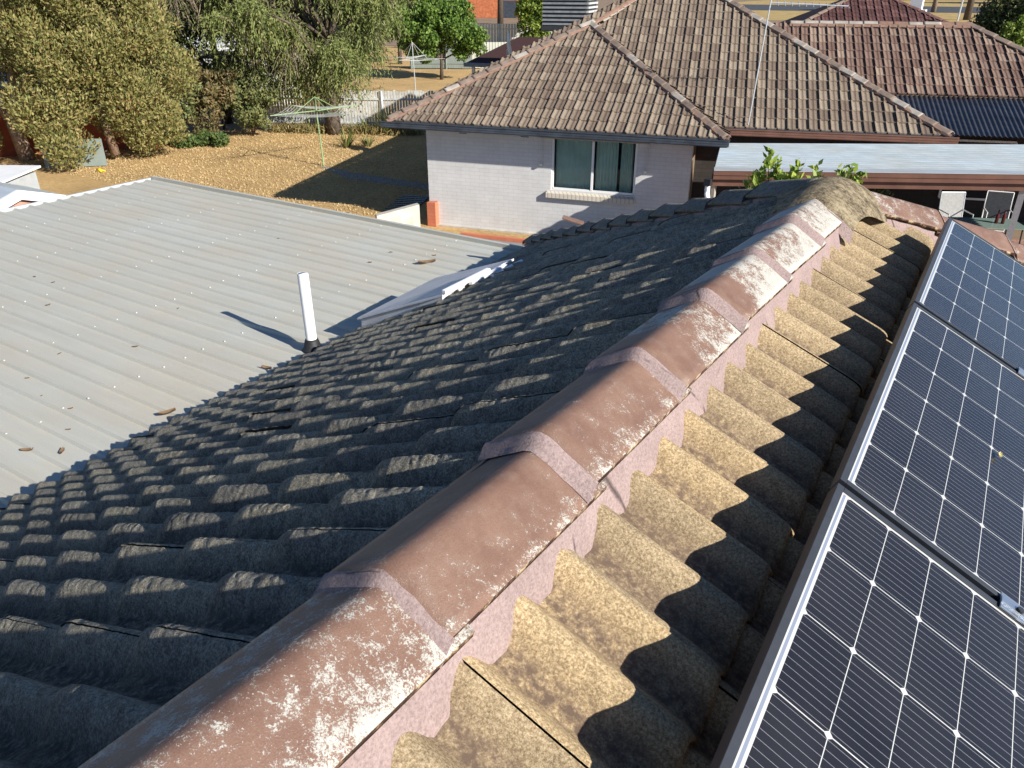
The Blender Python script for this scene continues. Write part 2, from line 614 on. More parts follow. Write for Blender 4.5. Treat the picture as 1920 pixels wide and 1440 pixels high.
def vnoise(P, freq, seed=0):
    """smooth value noise on points, -1..1"""
    q = P * freq + 1000.0
    i = np.floor(q).astype(np.int64)
    f = q - i
    f = f * f * (3 - 2 * f)
    def h(dx, dy, dz):
        n = (i[:, 0] + dx) * 73856093 ^ (i[:, 1] + dy) * 19349663 ^ (i[:, 2] + dz) * 83492791 ^ (seed * 2654435 + 12345)
        n = (n ^ (n >> 13)) * 1274126177
        n = n ^ (n >> 16)
        return (n & 0xFFFF) / 32767.5 - 1.0
    r = 0
    for dx in (0, 1):
        wx = f[:, 0] if dx else 1 - f[:, 0]
        for dy in (0, 1):
            wy = f[:, 1] if dy else 1 - f[:, 1]
            for dz in (0, 1):
                wz = f[:, 2] if dz else 1 - f[:, 2]
                r = r + wx * wy * wz * h(dx, dy, dz)
    return r


def near_tiles(side, lips, zlip0, xlip0, seam0, ymin, ymax, name, mat, parent, jit=1.0, xtop=None):
    """double-roll concrete tiles on one slope. side=-1 left, +1 right.
    zlip0 is the crest height at the lip standing at horizontal x = xlip0."""
    H = 0.060 if side < 0 else 0.046
    vs_all, fs_all, tv_all, pan_all = [], [], [], []
    base = 0
    for ci, xl in enumerate(lips):
        run = abs(xl - xlip0) * (1 if side * (xl - xlip0) >= 0 else -1)
        zl = zlip0 - run * TAN
        up = PX + 0.05
        if ci == 0 and xtop is not None:
            up = abs(xl - xtop)
        # (distance up-slope from the lip, drop below the tile surface)
        prof = [(up, 0), (up * 0.72, 0), (up * 0.45, 0), (0.10, 0), (0.05, 0.0), (0.026, 0.001), (0.012, 0.0035), (0.004, 0.008),
                (0.0, 0.014), (0.002, 0.022), (0.03, 0.026)]
        if side < 0:
            prof[4:] = [(0.05, 0.0008), (0.03, 0.004), (0.014, 0.0105), (0.004, 0.018), (0.0, 0.025), (0.003, 0.032), (0.03, 0.034)]
        prof0 = prof
        k0 = int(math.floor((ymin - seam0) / 0.3))
        k1 = int(math.ceil((ymax - seam0) / 0.3))
        for k in range(k0, k1):
            y0 = seam0 + 0.3 * k
            # clip by the hip, whole tile
            far = y0 - RIDGE_Y
            if far > abs(xl - RIDGE_X) + 0.35:
                continue
            # crusted tiles get real lumps, finer where the camera stands close
            dist = math.hypot(xl, y0)
            NU = 27
            prof = prof0
            if side < 0 and y0 > -0.4:
                NU = 73 if dist < 2.3 else (49 if dist < 3.6 else 35)
                ns_ = 70 if dist < 2.3 else (44 if dist < 3.6 else 26)
                prof = [(d_, 0.0) for d_ in np.linspace(up, 0.052, ns_)] + prof0[4:]
            NS = len(prof)
            us = np.linspace(0.0, 0.2965, NU)
            roll = roll_profile(us)
            dz = rng.normal(0, 0.0022) * jit
            dx = rng.normal(0, 0.004) * jit
            tl = rng.normal(0, 0.006) * jit
            sk = rng.normal(0, 0.004) * jit
            tv = rng.random()
            V_ = np.zeros((NS, NU, 3))
            for i, (d, drop) in enumerate(prof):
                x = xl - side * (d) + side * dx
                z = zl + d * (TT + tl) - drop + dz
                hgt = H * (1 - roll) * (1.0)
                V_[i, :, 0] = x + side * sk * (us - 0.15)
                V_[i, :, 1] = y0 + us
                V_[i, :, 2] = z - hgt
                # the seam edge of each tile laps over its neighbour: a small lift at one edge
                V_[i, :, 2] += 0.0025 * np.clip((us - 0.262) / 0.03, 0, 1)
            if side < 0 and NU > 27:
                Pq = V_.reshape(-1, 3)
                nn = 0.0032 * vnoise(Pq, 42, 1) + 0.0024 * vnoise(Pq, 90, 2)
                if NU >= 49:
                    nn = nn + 0.0017 * vnoise(Pq, 190, 3)
                nn = nn * (0.75 + 0.5 * vnoise(Pq, 9, 4))
                Pq = Pq + np.outer(nn, np.array([0.35, -0.2, 0.9]))
                V_ = Pq.reshape(V_.shape)
            idx = np.arange(NS * NU).reshape(NS, NU) + base
            q = np.stack([idx[:-1, :-1], idx[:-1, 1:], idx[1:, 1:], idx[1:, :-1]], -1).reshape(-1, 4)
            if side < 0:
                q = q[:, ::-1]
            vs_all.append(V_.reshape(-1, 3))
            fs_all.append(q[:, ::-1])
            tv_all.append(np.full(NS * NU, tv))
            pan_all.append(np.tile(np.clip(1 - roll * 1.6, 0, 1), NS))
            base += NS * NU
    vs = np.concatenate(vs_all); fs = np.concatenate(fs_all)
    tv = np.concatenate(tv_all); pan = np.concatenate(pan_all)
    o = mesh(name, vs, fs, mat, parent, True, None, {'tile': tv, 'pan': pan})
    # trim along the hip
    bm = bmesh.new(); bm.from_mesh(o.data)
    n = Vector((-side, 1, 0)).normalized()
    geom = bm.verts[:] + bm.edges[:] + bm.faces[:]
    bmesh.ops.bisect_plane(bm, geom=geom, plane_co=(RIDGE_X, RIDGE_Y, 4), plane_no=n, clear_outer=True, clear_inner=False)
    bm.to_mesh(o.data); bm.free()
    return o


def marseille_field(name, o3, d, n, width, rows, mat, parent, clips, pitch=26.6, cover=0.215, gauge=0.355, u0=0.0, detail=True):
    """interlocking tiles on a plane: o3 eave corner, d along the eave, n horizontal inward"""
    o3 = Vector(o3); d = Vector(d).normalized(); n = Vector(n).normalized()
    cp, spn = math.cos(R(pitch)), math.sin(R(pitch))
    upv = n * cp + Vector((0, 0, 1)) * spn
    nrm = Vector((0, 0, 1)) * cp - n * spn
    prof_u = np.array([0.0, 0.028, 0.034, 0.088, 0.096, 0.116, 0.124, 0.186, 0.199])
    prof_h = np.array([0.036, 0.036, 0.004, 0.000, 0.006, 0.006, 0.000, 0.003, 0.006])
    prof_u = prof_u * cover / 0.2
    NU = len(prof_u)
    sl = [(gauge + 0.03, -0.034), (0.012, 0.0), (0.0, -0.005), (0.0, -0.042)]
    NS = len(sl)
    ncol = int(width / cover) + 1
    A = np.array(d); B = np.array(upv); C = np.array(nrm); O = np.array(o3)
    vs_all, fs_all, tv_all = [], [], []
    base = 0
    for r in range(rows):
        for c in range(ncol):
            u = u0 + c * cover
            # skip tiles wholly outside any clip plane
            cen = O + A * (u + cover / 2) + B * (r * gauge + gauge / 2)
            if any((cen - np.array(p)).dot(np.array(q)) > 0.45 for p, q in clips):
                continue
            jz = rng.normal(0, 0.002); js = rng.normal(0, 0.004)
            V_ = np.zeros((NS, NU, 3))
            for i, (dd, hh) in enumerate(sl):
                s_ = r * gauge + dd + js
                V_[i] = O + np.outer(u + prof_u, A) + B * s_ + np.outer(prof_h + hh + jz + 0.03, C)
            idx = np.arange(NS * NU).reshape(NS, NU) + base
            q = np.stack([idx[:-1, :-1], idx[1:, :-1], idx[1:, 1:], idx[:-1, 1:]], -1).reshape(-1, 4)
            vs_all.append(V_.reshape(-1, 3)); fs_all.append(q)
            tv_all.append(np.full(NS * NU, np.clip(rng.beta(2, 2.2), 0, 1)))
            base += NS * NU
    vs = np.concatenate(vs_all); fs = np.concatenate(fs_all); tv = np.concatenate(tv_all)
    o = mesh(name, vs, fs, mat, parent, False, None, {'tile': tv})
    bm = bmesh.new(); bm.from_mesh(o.data)
    for p, q in clips:
        geom = bm.verts[:] + bm.edges[:] + bm.faces[:]
        bmesh.ops.bisect_plane(bm, geom=geom, plane_co=p, plane_no=q, clear_outer=True)
    bm.to_mesh(o.data); bm.free()
    return o


def cap_profile(hw, drop, n=15, r=0.013, left=1.0):
    xs = np.linspace(-hw, hw, n)
    f = lambda x: np.sqrt(x * x + r * r) - r
    return xs, -drop * f(xs) / f(np.array(hw)) * np.where(xs < 0, left, 1.0)


def cap_run(P0, P1, count, hw, drop, lift, mats, parent, band=True, wearf=None, name='ridge_cap', length=None, start=0.0, pick=None, left=1.0):
    """half-round/V caps laid from P0 to P1; the near end of each sits on the one before"""
    P0 = Vector(P0); P1 = Vector(P1)
    d = (P1 - P0); L = d.length; d.normalize()
    sd = d.cross(Vector((0, 0, 1))).normalized()
    up = sd.cross(d).normalized()
    step = L / count if length is None else length
    xs, zs = cap_profile(hw, drop, left=left)
    n = len(xs)
    out = []
    for i in range(count):
        a = start + i * step
        b = a + step + 0.05
        th = 0.014
        ns = 9
        ts = np.linspace(0, 1, ns)
        jl = rng.normal(0, 0.003); jr = rng.normal(0, 0.006)
        vs = []; wear = []
        for t in ts:
            c = P0 + d * (a + (b - a) * t) + up * (lift * (1 - t) + jl) + sd * (jr * (t - 0.5))
            for k in range(n):
                vs.append(c + sd * xs[k] + up * zs[k])
                wear.append(wearf(i, t, xs[k] / hw) if wearf else 0.0)
        top = len(vs)
        for t in ts:
            c = P0 + d * (a + (b - a) * t) + up * (lift * (1 - t) + jl - th) + sd * (jr * (t - 0.5))
            for k in range(n):
                vs.append(c + sd * xs[k] * 0.97 + up * zs[k])
                wear.append(0.0)
        fs = []; mi = []
        for j in range(ns - 1):
            for k in range(n - 1):
                q = j * n + k
                fs.append((q, q + 1, q + n + 1, q + n)); mi.append(0)
                q += top
                fs.append((q + n, q + n + 1, q + 1, q)); mi.append(1)
        for j in range(ns - 1):   # long edges
            q = j * n
            fs.append((q + n, q + n + top, q + top, q)); mi.append(1)
            q = j * n + n - 1
            fs.append((q, q + top, q + n + top, q + n)); mi.append(1)
        for k in range(n - 1):
            fs.append((k + 1, k, k + top, k + 1 + top)); mi.append(1)
            q = (ns - 1) * n + k
            fs.append((q, q + 1, q + 1 + top, q + top)); mi.append(1)
        m0 = mats[0] if pick is None else pick(i)
        o = mesh(name, vs, fs, [m0, mats[1]], parent, True, mi, {'wear': wear})
        out.append(o)
        if band:
            # mortar pointed across the exposed end
            bv = []; bf = []
            cols = [(0.006, 0.002), (-0.004, -0.001), (-0.016, -0.014), (-0.030, -lift + 0.001)]
            for (dy, dz) in cols:
                for k in range(n):
                    e = 1.0 + 0.035 * (abs(xs[k]) / hw)
                    w = 0.0022 * fnoise(xs[k] * 9 + i * 3.7 + dy * 30)
                    bv.append(P0 + d * (a + dy + w) + up * (lift + jl + dz + zs[k]) + sd * xs[k] * e)
            for j in range(3):
                for k in range(n - 1):
                    q = j * n + k
                    bf.append((q + 1, q, q + n, q + n + 1))
            ob = mesh('mortar_band', bv, bf, M['mortar'], o, True)
    return out


# ================================================================== SETTING
def sheet_plane(name, pts, mat, z=None):
    return mesh(name, pts, [tuple(range(len(pts)))], mat)


gr = sheet_plane('ground', [(-900, -300, -0.02), (900, -300, -0.02), (900, 1500, -0.02), (-900, 1500, -0.02)], M['dirt'])
tag(gr, kind='structure')
lw = mesh('lawn', [(-30, -8, 0), (-3, -8, 0), (-3, 25.5, 0), (-19.8, 25.6, 0), (-25.2, 22.9, 0), (-30, 18.5, 0)], [(0, 1, 2, 3, 4, 5)], M['lawn'])
tag(lw, kind='structure')
dw = mesh('added_grey_ground', [(-12.6, -8, 0.005), (-3, -8, 0.005), (-3, 15, 0.005), (-5.5, 15.5, 0.005), (-12.0, 14.3, 0.005)], [(0, 1, 2, 3, 4)], M['path'])  # unseen grey ground, added to cut warm bounce onto the pale wall
tag(dw, kind='structure')
l2 = mesh('lawn', [(-38, 28, 0), (-19.0, 26.6, 0), (-20, 60, 0), (-60, 60, 0)], [(0, 1, 2, 3)], M['lawn'])
tag(l2, kind='structure')
pt = mesh('path', [(-19.2, 18.35, 0.006), (-17.0, 17.45, 0.006), (-13.2, 17.75, 0.006), (-13.1, 18.3, 0.006), (-16.8, 18.15, 0.006)], [(0, 1, 2, 3, 4)], M['path'])
tag(pt, kind='structure')
pv = mesh('paving', [(-6.0, 12.0, 0.012), (9, 12.0, 0.012), (9, 24.0, 0.012), (-6.0, 19.0, 0.012)], [(0, 1, 2, 3)], M['pavers'])
tag(pv, kind='structure')
rd = mesh('road', [(-80, 176, 0.0), (60, 196, 0.0), (60, 240, 0.0), (-80, 222, 0.0)], [(0, 1, 2, 3)], M['asphalt'])
tag(rd, kind='structure')
vg = mesh('verge', [(-80, 128, -0.005), (60, 148, -0.005), (60, 195.5, -0.005), (-80, 175.5, -0.005)], [(0, 1, 2, 3)], M['verge'])
tag(vg, kind='structure')
vg2 = mesh('verge', [(-80, 222.5, -0.005), (60, 240.5, -0.005), (60, 320, -0.005), (-80, 300, -0.005)], [(0, 1, 2, 3)], M['verge'])
tag(vg2, kind='structure')

# ================================================================== NEAR HOUSE
house = empty('tiled_house', (0, 0, 0), 0, 'long tile-roofed house under the camera with lichened tiles and worn brown ridge caps', 'house')
# walls and eaves (below the roof)
w = MB()
for a, b in (((-4.05, -6), (-4.05, 7.0)), ((-4.05, 7.0), (2.85, 7.0)), ((2.85, 7.0), (2.85, -6)), ((2.85, -6), (-4.05, -6))):
    w.bar((a[0], a[1], 1.22), (b[0], b[1], 1.22), 0.23, 2.44)
w.build('wall', M['brick_tan'], house)
ZL_L, XL_L = 4.383, -1.055      # left crest height at the lip x = -1.02
ZL_R, XL_R = 4.338, -0.200
lips_L = [XL_L - PXL * k for k in range(0, 11)]
lips_R = [XL_R + PX * k for k in range(0, 11)]
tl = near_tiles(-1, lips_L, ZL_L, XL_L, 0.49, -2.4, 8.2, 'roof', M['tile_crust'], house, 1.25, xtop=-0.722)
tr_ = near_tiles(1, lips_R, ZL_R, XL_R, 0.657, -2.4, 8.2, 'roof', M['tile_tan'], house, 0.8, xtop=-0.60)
# underlay, hip end and rear roof, just below the tiles
ul = MB()
def uz(side, x):
    if side < 0: return ZL_L - (XL_L - x) * TAN - 0.105
    return ZL_R - (x - XL_R) * TAN - 0.105
xe_l, xe_r = -4.50, 2.95
zr = 4.40
ul.add([(RIDGE_X, -6, zr), (RIDGE_X, RIDGE_Y, zr), (xe_l, RIDGE_Y + (RIDGE_X - xe_l), uz(-1, xe_l)), (xe_l, -6, uz(-1, xe_l)),
        (xe_r, RIDGE_Y + (xe_r - RIDGE_X), uz(1, xe_r)), (xe_r, -6, uz(1, xe_r))],
       [(0, 1, 2, 3), (1, 0, 5, 4), (1, 4, 2), (3, 2, 4, 5)])
ul.build('underlay', M['underlay'], house)
hipface = mesh('hip_roof', [(RIDGE_X, RIDGE_Y + 0.05, 4.46), (xe_l - 0.05, RIDGE_Y + (RIDGE_X - xe_l) + 0.1, uz(-1, xe_l) + 0.06), (xe_r + 0.05, RIDGE_Y + (xe_r - RIDGE_X) + 0.1, uz(1, xe_r) + 0.06)], [(0, 2, 1)], M['tile_tan'], house)
rear = MB()
rear.add([(RIDGE_X, -6.1, zr + 0.1), (RIDGE_X, -2.35, zr + 0.1), (xe_l, -2.35, uz(-1, xe_l) + 0.08), (xe_l, -6.1, uz(-1, xe_l) + 0.08),
          (xe_r, -2.35, uz(1, xe_r) + 0.08), (xe_r, -6.1, uz(1, xe_r) + 0.08)], [(0, 1, 2, 3), (1, 0, 5, 4)])
rear.build('rear_roof', M['tile_crust'], house)


def wear_main(i, t, x):
    # flaked paint: more along the sunny lower edge and on the farther caps
    a = 0.0 + 0.16 * max(0, x) ** 3 + 0.05 * max(0, 0.3 - t)
    far = {0: .18, 1: .18, 2: .16, 3: 0.05, 4: 0.07, 5: 0.12, 6: 0.22, 7: 0.22, 8: 0.26}[min(i, 8)]
    if i <= 2:
        a += 0.05 * max(0, -x)
    if i >= 5:
        a += 0.16 * max(0, t - 0.25) + (0.14 if x < -0.25 else 0)
        if t < 0.32 and i in (5, 6):
            a -= 0.22
    return a + far


cap_zs = [4.574] * 2
caps = cap_run((RIDGE_X, -0.72, 4.566), (RIDGE_X, 3.33, 4.574), 9, 0.121, 0.070, 0.024, [M['cap'], M['edge_cream']], tr_, True, wear_main, length=0.45, left=0.93)
# bedding mortar under the caps, both sides
for s in (-1, 1):
    vs = []; fs = []
    ys = np.arange(-0.8, 3.75, 0.02)
    for y in ys:
        w1 = 0.004 * fnoise(y * 2.0, 1, s)
        if s > 0:
            row = [(RIDGE_X + 0.100, y, 4.515), (RIDGE_X + 0.113 + w1, y, 4.497), (RIDGE_X + 0.122 + w1, y, 4.465), (RIDGE_X + 0.137 + w1 * 2, y, 4.41), (RIDGE_X + 0.15, y, 4.33)]
        else:
            row = [(RIDGE_X - 0.100, y, 4.52), (RIDGE_X - 0.113 - w1, y, 4.507), (RIDGE_X - 0.12, y, 4.49), (RIDGE_X - 0.13, y, 4.45), (RIDGE_X - 0.14, y, 4.38)]
        vs += row
    for j in range(len(ys) - 1):
        for k in range(4):
            q = j * 5 + k
            fs.append((q, q + 1, q + 6, q + 5) if s > 0 else (q + 5, q + 6, q + 1, q))
    mesh('mortar_bed', vs, fs, M['mortar'], tr_, True)
# the lichened starter piece where ridge and hips meet
sv = []; sf = []
def starter():
    apex0 = Vector((RIDGE_X, 3.22, 4.632)); apex1 = Vector((RIDGE_X, 3.70, 4.640))
    ring0 = [(-0.165, 3.22, -0.085), (-0.12, 3.215, -0.05), (-0.06, 3.21, -0.018), (0, 3.205, 0.0), (0.06, 3.21, -0.02), (0.12, 3.215, -0.055), (0.165, 3.22, -0.095)]
    ring1 = [(-0.175, 3.42, -0.085), (-0.12, 3.42, -0.048), (-0.06, 3.42, -0.012), (0, 3.42, 0.008), (0.06, 3.42, -0.014), (0.12, 3.42, -0.052), (0.175, 3.42, -0.095)]
    ring2 = [(-0.26, 3.62, -0.12), (-0.17, 3.64, -0.07), (-0.08, 3.66, -0.02), (0, 3.67, 0.005), (0.08, 3.66, -0.025), (0.16, 3.63, -0.085), (0.22, 3.58, -0.16)]
    ring3 = [(-0.30, 3.80, -0.16), (-0.17, 3.80, -0.09), (-0.08, 3.78, -0.05), (0, 3.77, -0.04), (0.08, 3.78, -0.055), (0.16, 3.76, -0.105), (0.24, 3.70, -0.20)]
    rings = [ring0, ring1, ring2, ring3]
    b = MB()
    V0 = [(RIDGE_X + x, y, 4.604 + z) for r in rings for (x, y, z) in r]
    fs = []
    for j in range(3):
        for k in range(6):
            q = j * 7 + k
            fs.append((q, q + 1, q + 8, q + 7))
    low = len(V0)
    V0 += [(x, y, z - 0.07) for (x, y, z) in V0[:7]]
    for k in range(6):
        fs.append((k + 1, k, low + k, low + k + 1))
    b.add(V0, fs)
    o = b.build('ridge_cap', M['cap_lichen'], tr_, True)
    md = o.modifiers.new('sub', 'SUBSURF'); md.levels = 2; md.render_levels = 2
    mesh('mortar_band', [(RIDGE_X + x * 1.02, y - 0.012 - 0.03 * e, 4.604 + z - 0.028 - 0.045 * e) for e in (0, 1) for (x, y, z) in ring0],
         [(k + 1, k, 7 + k, 8 + k) for k in range(6)], M['mortar'], o, True)
starter()


def wear_hip(i, t, x):
    return 0.05 + 0.3 * max(0, t - 0.55) + 0.12 * fnoise(i * 1.7)


hs = 1 / math.sqrt(2)
def hip_pt(side, a, dz):
    x = RIDGE_X + side * a
    z = (ZL_L - (XL_L - x) * TAN) if side < 0 else (ZL_R - (x - XL_R) * TAN)
    return (x, RIDGE_Y + a + 0.03, z + dz)
caps_r = cap_run(hip_pt(1, 3.5, 0.035), hip_pt(1, 0.10, 0.030), 12, 0.12, 0.066, 0.03, [M['cap'], M['edge_cream']], tr_, True, wear_hip)
caps_l = cap_run(hip_pt(-1, 3.85, 0.035), hip_pt(-1, 0.12, 0.010), 13, 0.12, 0.066, 0.04, [M['tile_crust'], M['tile_crust']], tr_, True, wear_hip)
for s in (-1, 1):   # bedding under the hip caps, wavy at its lower edge where it meets the rolls
    vs = []; fs = []
    for j in range(160):
        a = 0.08 + 3.6 * j / 159
        base = Vector(hip_pt(s, a, 0.0))
        nx = Vector((s * hs, -hs, 0))
        for k, (o_, z_) in enumerate(((0.085, -0.025), (0.105, -0.035), (0.118, -0.07), (0.13, -0.14))):
            e = 0.006 * fnoise(a * 2.3, 1, s)
            p = base + nx * (o_ + e); vs.append((p.x, p.y, base.z + z_ + (0.0 if s > 0 else -0.01)))
    for j in range(159):
        for k in range(3):
            q = j * 4 + k
            fs.append((q, q + 1, q + 5, q + 4) if s < 0 else (q + 4, q + 5, q + 1, q))
    mesh('mortar_bed', vs, fs, M['mortar'], tr_, True)
# a broken tile end and a few cream chips lying at the far hip
bt = MB()
bt.box((-3.62, 6.86, 3.20), (0.22, 0.10, 0.018), (V(0.9, 0.35, -0.25).normalized(), V(-0.36, 0.93, 0).normalized(), V(0.24, 0.09, 0.96).normalized()))
tag(bt.build('broken_tile', M['cap'], None, False, 0.004), 'broken reddish tile piece lying on the hip at the far eave corner', 'tile piece')

# ------------------------------------------------------------------ solar panels
def pv_mat():
    """cells of half-cut wafers with busbars; object space: x along the row, y down the slope"""
    t = NT('solar_cell_glass')
    o = t.coord('Object')
    sp = t.node('ShaderNodeSeparateXYZ'); t.link(o, sp.inputs[0])
    u, v = sp.outputs[0], sp.outputs[1]
    cu, cv = 0.1825, 0.0933
    uo, vo = 0.0195, 0.0285
    a = t.math('DIVIDE', t.math('SUBTRACT', u, uo), cu)
    b = t.math('DIVIDE', t.math('SUBTRACT', v, vo), cv)
    fu = t.math('MULTIPLY', t.math('PINGPONG', a, 0.5), cu)          # distance to the nearest cell edge, metres
    fv = t.math('MULTIPLY', t.math('PINGPONG', b, 0.5), cv)
    gapu = t.math('LESS_THAN', fu, 0.0011)
    gapv = t.math('LESS_THAN', fv, 0.00075)
    cham = t.math('LESS_THAN', t.math('ADD', fu, fv), 0.0080)
    inu = t.math('MULTIPLY', t.math('GREATER_THAN', a, 0.0), t.math('LESS_THAN', a, 6.0))
    inv = t.math('MULTIPLY', t.math('GREATER_THAN', b, 0.0), t.math('LESS_THAN', b, 18.0))
    inside = t.math('MULTIPLY', inu, inv)
    gap = t.math('MAXIMUM', t.math('MAXIMUM', gapu, gapv), cham)
    white = t.math('MAXIMUM', gap, t.math('SUBTRACT', 1.0, inside))
    # busbars run down the slope, ten to a cell
    bb = t.math('MULTIPLY', t.math('PINGPONG', t.math('ADD', t.math('MULTIPLY', a, 11.0), 0.5), 0.5), cu / 11)
    bus = t.math('MULTIPLY', t.math('LESS_THAN', bb, 0.00036), t.math('SUBTRACT', 1.0, white))
    # ribbon joining the strings behind the top border
    rib = t.math('MULTIPLY', t.math('MULTIPLY', t.math('GREATER_THAN', v, 0.0185), t.math('LESS_THAN', v, 0.0240)), inu)
    p = t.pos()
    dust = t.noise(p, 420, 2, 0.8)
    dirt = t.noise(p, 5, 5, 0.65)
    cellv = t.noise(p, 2.5, 2, 0.5)
    cell = t.ramp(cellv, [(0.3, (0.009, 0.009, 0.013)), (0.7, (0.014, 0.014, 0.019))])
    speck = t.ramp(dust, [(0.64, 0.0), (0.78, 0.22)])
    cell = t.mix(speck, cell, (0.16, 0.16, 0.17))
    film = t.ramp(dirt, [(0.35, 0.004), (0.75, 0.03)])
    cell = t.mix(film, cell, (0.30, 0.28, 0.25))
    c = t.mix(bus, cell, (0.28, 0.28, 0.29))
    c = t.mix(white, c, (0.52, 0.52, 0.50))
    c = t.mix(rib, c, (0.22, 0.25, 0.32))
    t.base(c)
    t.set(0.7, 0, 0.08)
    t.b.inputs['Coat Weight'].default_value = 1.0
    t.b.inputs['Coat IOR'].default_value = 1.42
    t.val(t.b.inputs['Coat Roughness'], t.ramp(dirt, [(0.3, 0.05), (0.7, 0.11)]))
    return t.m


M['pv'] = pv_mat()
M['pv_frame'] = plain('dark_anodised_frame', (0.05, 0.055, 0.065), 0.45, 0.2, 0.12, 30)
PAN_P = R(26.5); PAN_YAW = R(0.8)
pu = V(-math.sin(PAN_YAW), math.cos(PAN_YAW), 0)
ph = V(math.cos(PAN_YAW), math.sin(PAN_YAW), 0)
pvv = (ph * math.cos(PAN_P) - V(0, 0, 1) * math.sin(PAN_P))
pn = pvv.cross(pu) * -1
if pn.z < 0: pn = -pn
PW, PL, FT = 1.134, 1.722, 0.035


def solar_panel(u0, lab):
    O = V(-0.135, 1.43, 5.35 - 0.888) + pu * u0
    O = O + pu * PW
    root = empty('solar_panel', O, 0, lab, 'solar panel', 'solar panels in a row on the sunny slope')
    mw = Matrix((-pu, pvv, pn)).transposed()
    root.rotation_euler = mw.to_euler()
    # local: x along row, y down slope, z out of the glass. glass lies 2.5 mm below the frame lip
    g = mesh('cell_glass', [(0.0095, 0.0095, -0.0025), (PW - 0.0095, 0.0095, -0.0025), (PW - 0.0095, PL - 0.0095, -0.0025), (0.0095, PL - 0.0095, -0.0025)],
             [(0, 1, 2, 3)], M['pv'], root)
    b = MB()
    fw_ = 0.015
    X, Y, Z = V(1, 0, 0), V(0, 1, 0), V(0, 0, 1)
    for c, s in (((PW / 2, fw_ / 2, -FT / 2), (PW, fw_, FT)), ((PW / 2, PL - fw_ / 2, -FT / 2), (PW, fw_, FT)),
                 ((fw_ / 2, PL / 2, -FT / 2), (fw_, PL - 2 * fw_, FT)), ((PW - fw_ / 2, PL / 2, -FT / 2), (fw_, PL - 2 * fw_, FT))):
        b.box(c, s)
    b.build('frame', M['pv_frame'], root, False, 0.0009)
    bk = MB(); bk.box((PW / 2, PL / 2, -0.009), (PW - 0.02, PL - 0.02, 0.006)); bk.build('back_sheet', M['white_paint'], root)
    return root


# the far panel is the highest in the row
solar_panel(-1.134, 'nearest solar panel, at the bottom of the frame beside the sandy tiles')
solar_panel(0.017, 'middle solar panel of the row, a dry yellow leaf lying on its cells')
solar_panel(1.169, 'farthest solar panel, its cells reflecting the paler blue sky, in front of the patio')
rails = MB()
for vv in (0.36, 1.36):
    a = V(-0.135, 1.43, 4.462) + pvv * vv - pn * (FT + 0.022) - pu * 1.25
    rails.bar(a, a + pu * 3.62, 0.04, 0.042, 0, pn)
ro = rails.build('mounting_rail', M['alu'])
tag(ro, 'pair of aluminium rails under the solar panels', 'rail')
for vv, u_, lab in ((0.395, 0.0085, 'small silver panel clamp bolted between the near and the middle solar panel'), (0.395, 1.16, 'silver panel clamp between the middle and the farthest solar panel')):
    c = V(-0.135, 1.43, 4.462) + pvv * vv + pu * u_
    k = empty('panel_clamp', c, 0, lab, 'clamp', 'clamps between the solar panels')
    k.rotation_euler = Matrix((-pu, pvv, pn)).transposed().to_euler()
    b = MB(); b.box((0, 0, 0.0035), (0.045, 0.075, 0.004)); b.box((0, 0, 0.0065), (0.018, 0.075, 0.003)); b.box((0, 0, -0.022), (0.013, 0.07, 0.045))
    b.build('clamp_plate', M['alu'], k, False, 0.0008)
    b = MB(); b.tube([(0, 0, 0.008), (0, 0, 0.013)], 0.0075, 10); b.build('bolt', M['steel_dark'], k)


def dead_leaf(name, p, size, rz, lab, group=None, mat=None, cat='leaf', curl=0.35):
    """a curled dry leaf"""
    n = 5
    vs = []; fs = []
    for i in range(n):
        t = i / (n - 1)
        wdt = 0.42 * math.sin(math.pi * (0.12 + 0.8 * t))
        for sx in (-1, 0, 1):
            vs.append(((t - 0.5) * size, sx * wdt * size * 0.5, size * (curl * (abs(sx) * 0.5 + (t - 0.5) ** 2 * 1.2)) + 0.004))
    for i in range(n - 1):
        for k in range(2):
            q = i * 3 + k
            fs.append((q, q + 3, q + 4, q + 1))
    o = mesh(name, vs, fs, mat or M['brown_leaf'], None, True)
    o.location = p; o.rotation_euler = (0, 0, rz)
    return tag(o, lab, cat, group)


lp = V(-0.135, 1.43, 4.462) + pu * 0.55 + pvv * 0.325 + pn * 0.001
lf = dead_leaf('leaf', lp, 0.026, 0.3, 'small dry yellow leaf lying on the middle solar panel', None, leaf_mat('yellow_leaf', [(0.6, 0.5, 0.2), (0.7, 0.6, 0.3)]))
lf.rotation_euler = Matrix((-pu, pvv, pn)).transposed().to_euler()

# ------------------------------------------------------------------ carport
CZ = 2.53
cp_root = empty('metal_carport', (-8, 3, 0), 0, 'wide flat grey ribbed metal carport roof beside the tiled house', 'carport')
def ribbed_sheet(x0, x1, y0, y1, z, rib, name, mat, parent, h=0.024, slope=0.0):
    """trapezoid ribs along x at the given spacing in y"""
    prof = []
    y = y0
    while y < y1:
        prof += [(y, 0), (y + rib * 0.70, 0), (y + rib * 0.70 + 0.016, h), (y + rib - 0.018, h), (y + rib - 0.002, 0)]
        y += rib
    xs = np.linspace(x0, x1, 14)
    vs = []
    for x in xs:
        for (yy, hh) in prof:
            vs.append((x, yy - parent.location.y, z + hh + slope * (x - x0) + 0.003 * math.sin(x * 1.7 + yy * 2.1) - parent.location.z))
    vs = [(v[0] - parent.location.x, v[1], v[2]) for v in vs]
    n = len(prof); fs = []
    for i in range(len(xs) - 1):
        for k in range(n - 1):
            q = i * n + k
            fs.append((q, q + n, q + n + 1, q + 1))
    return mesh(name, vs, fs, mat, parent)
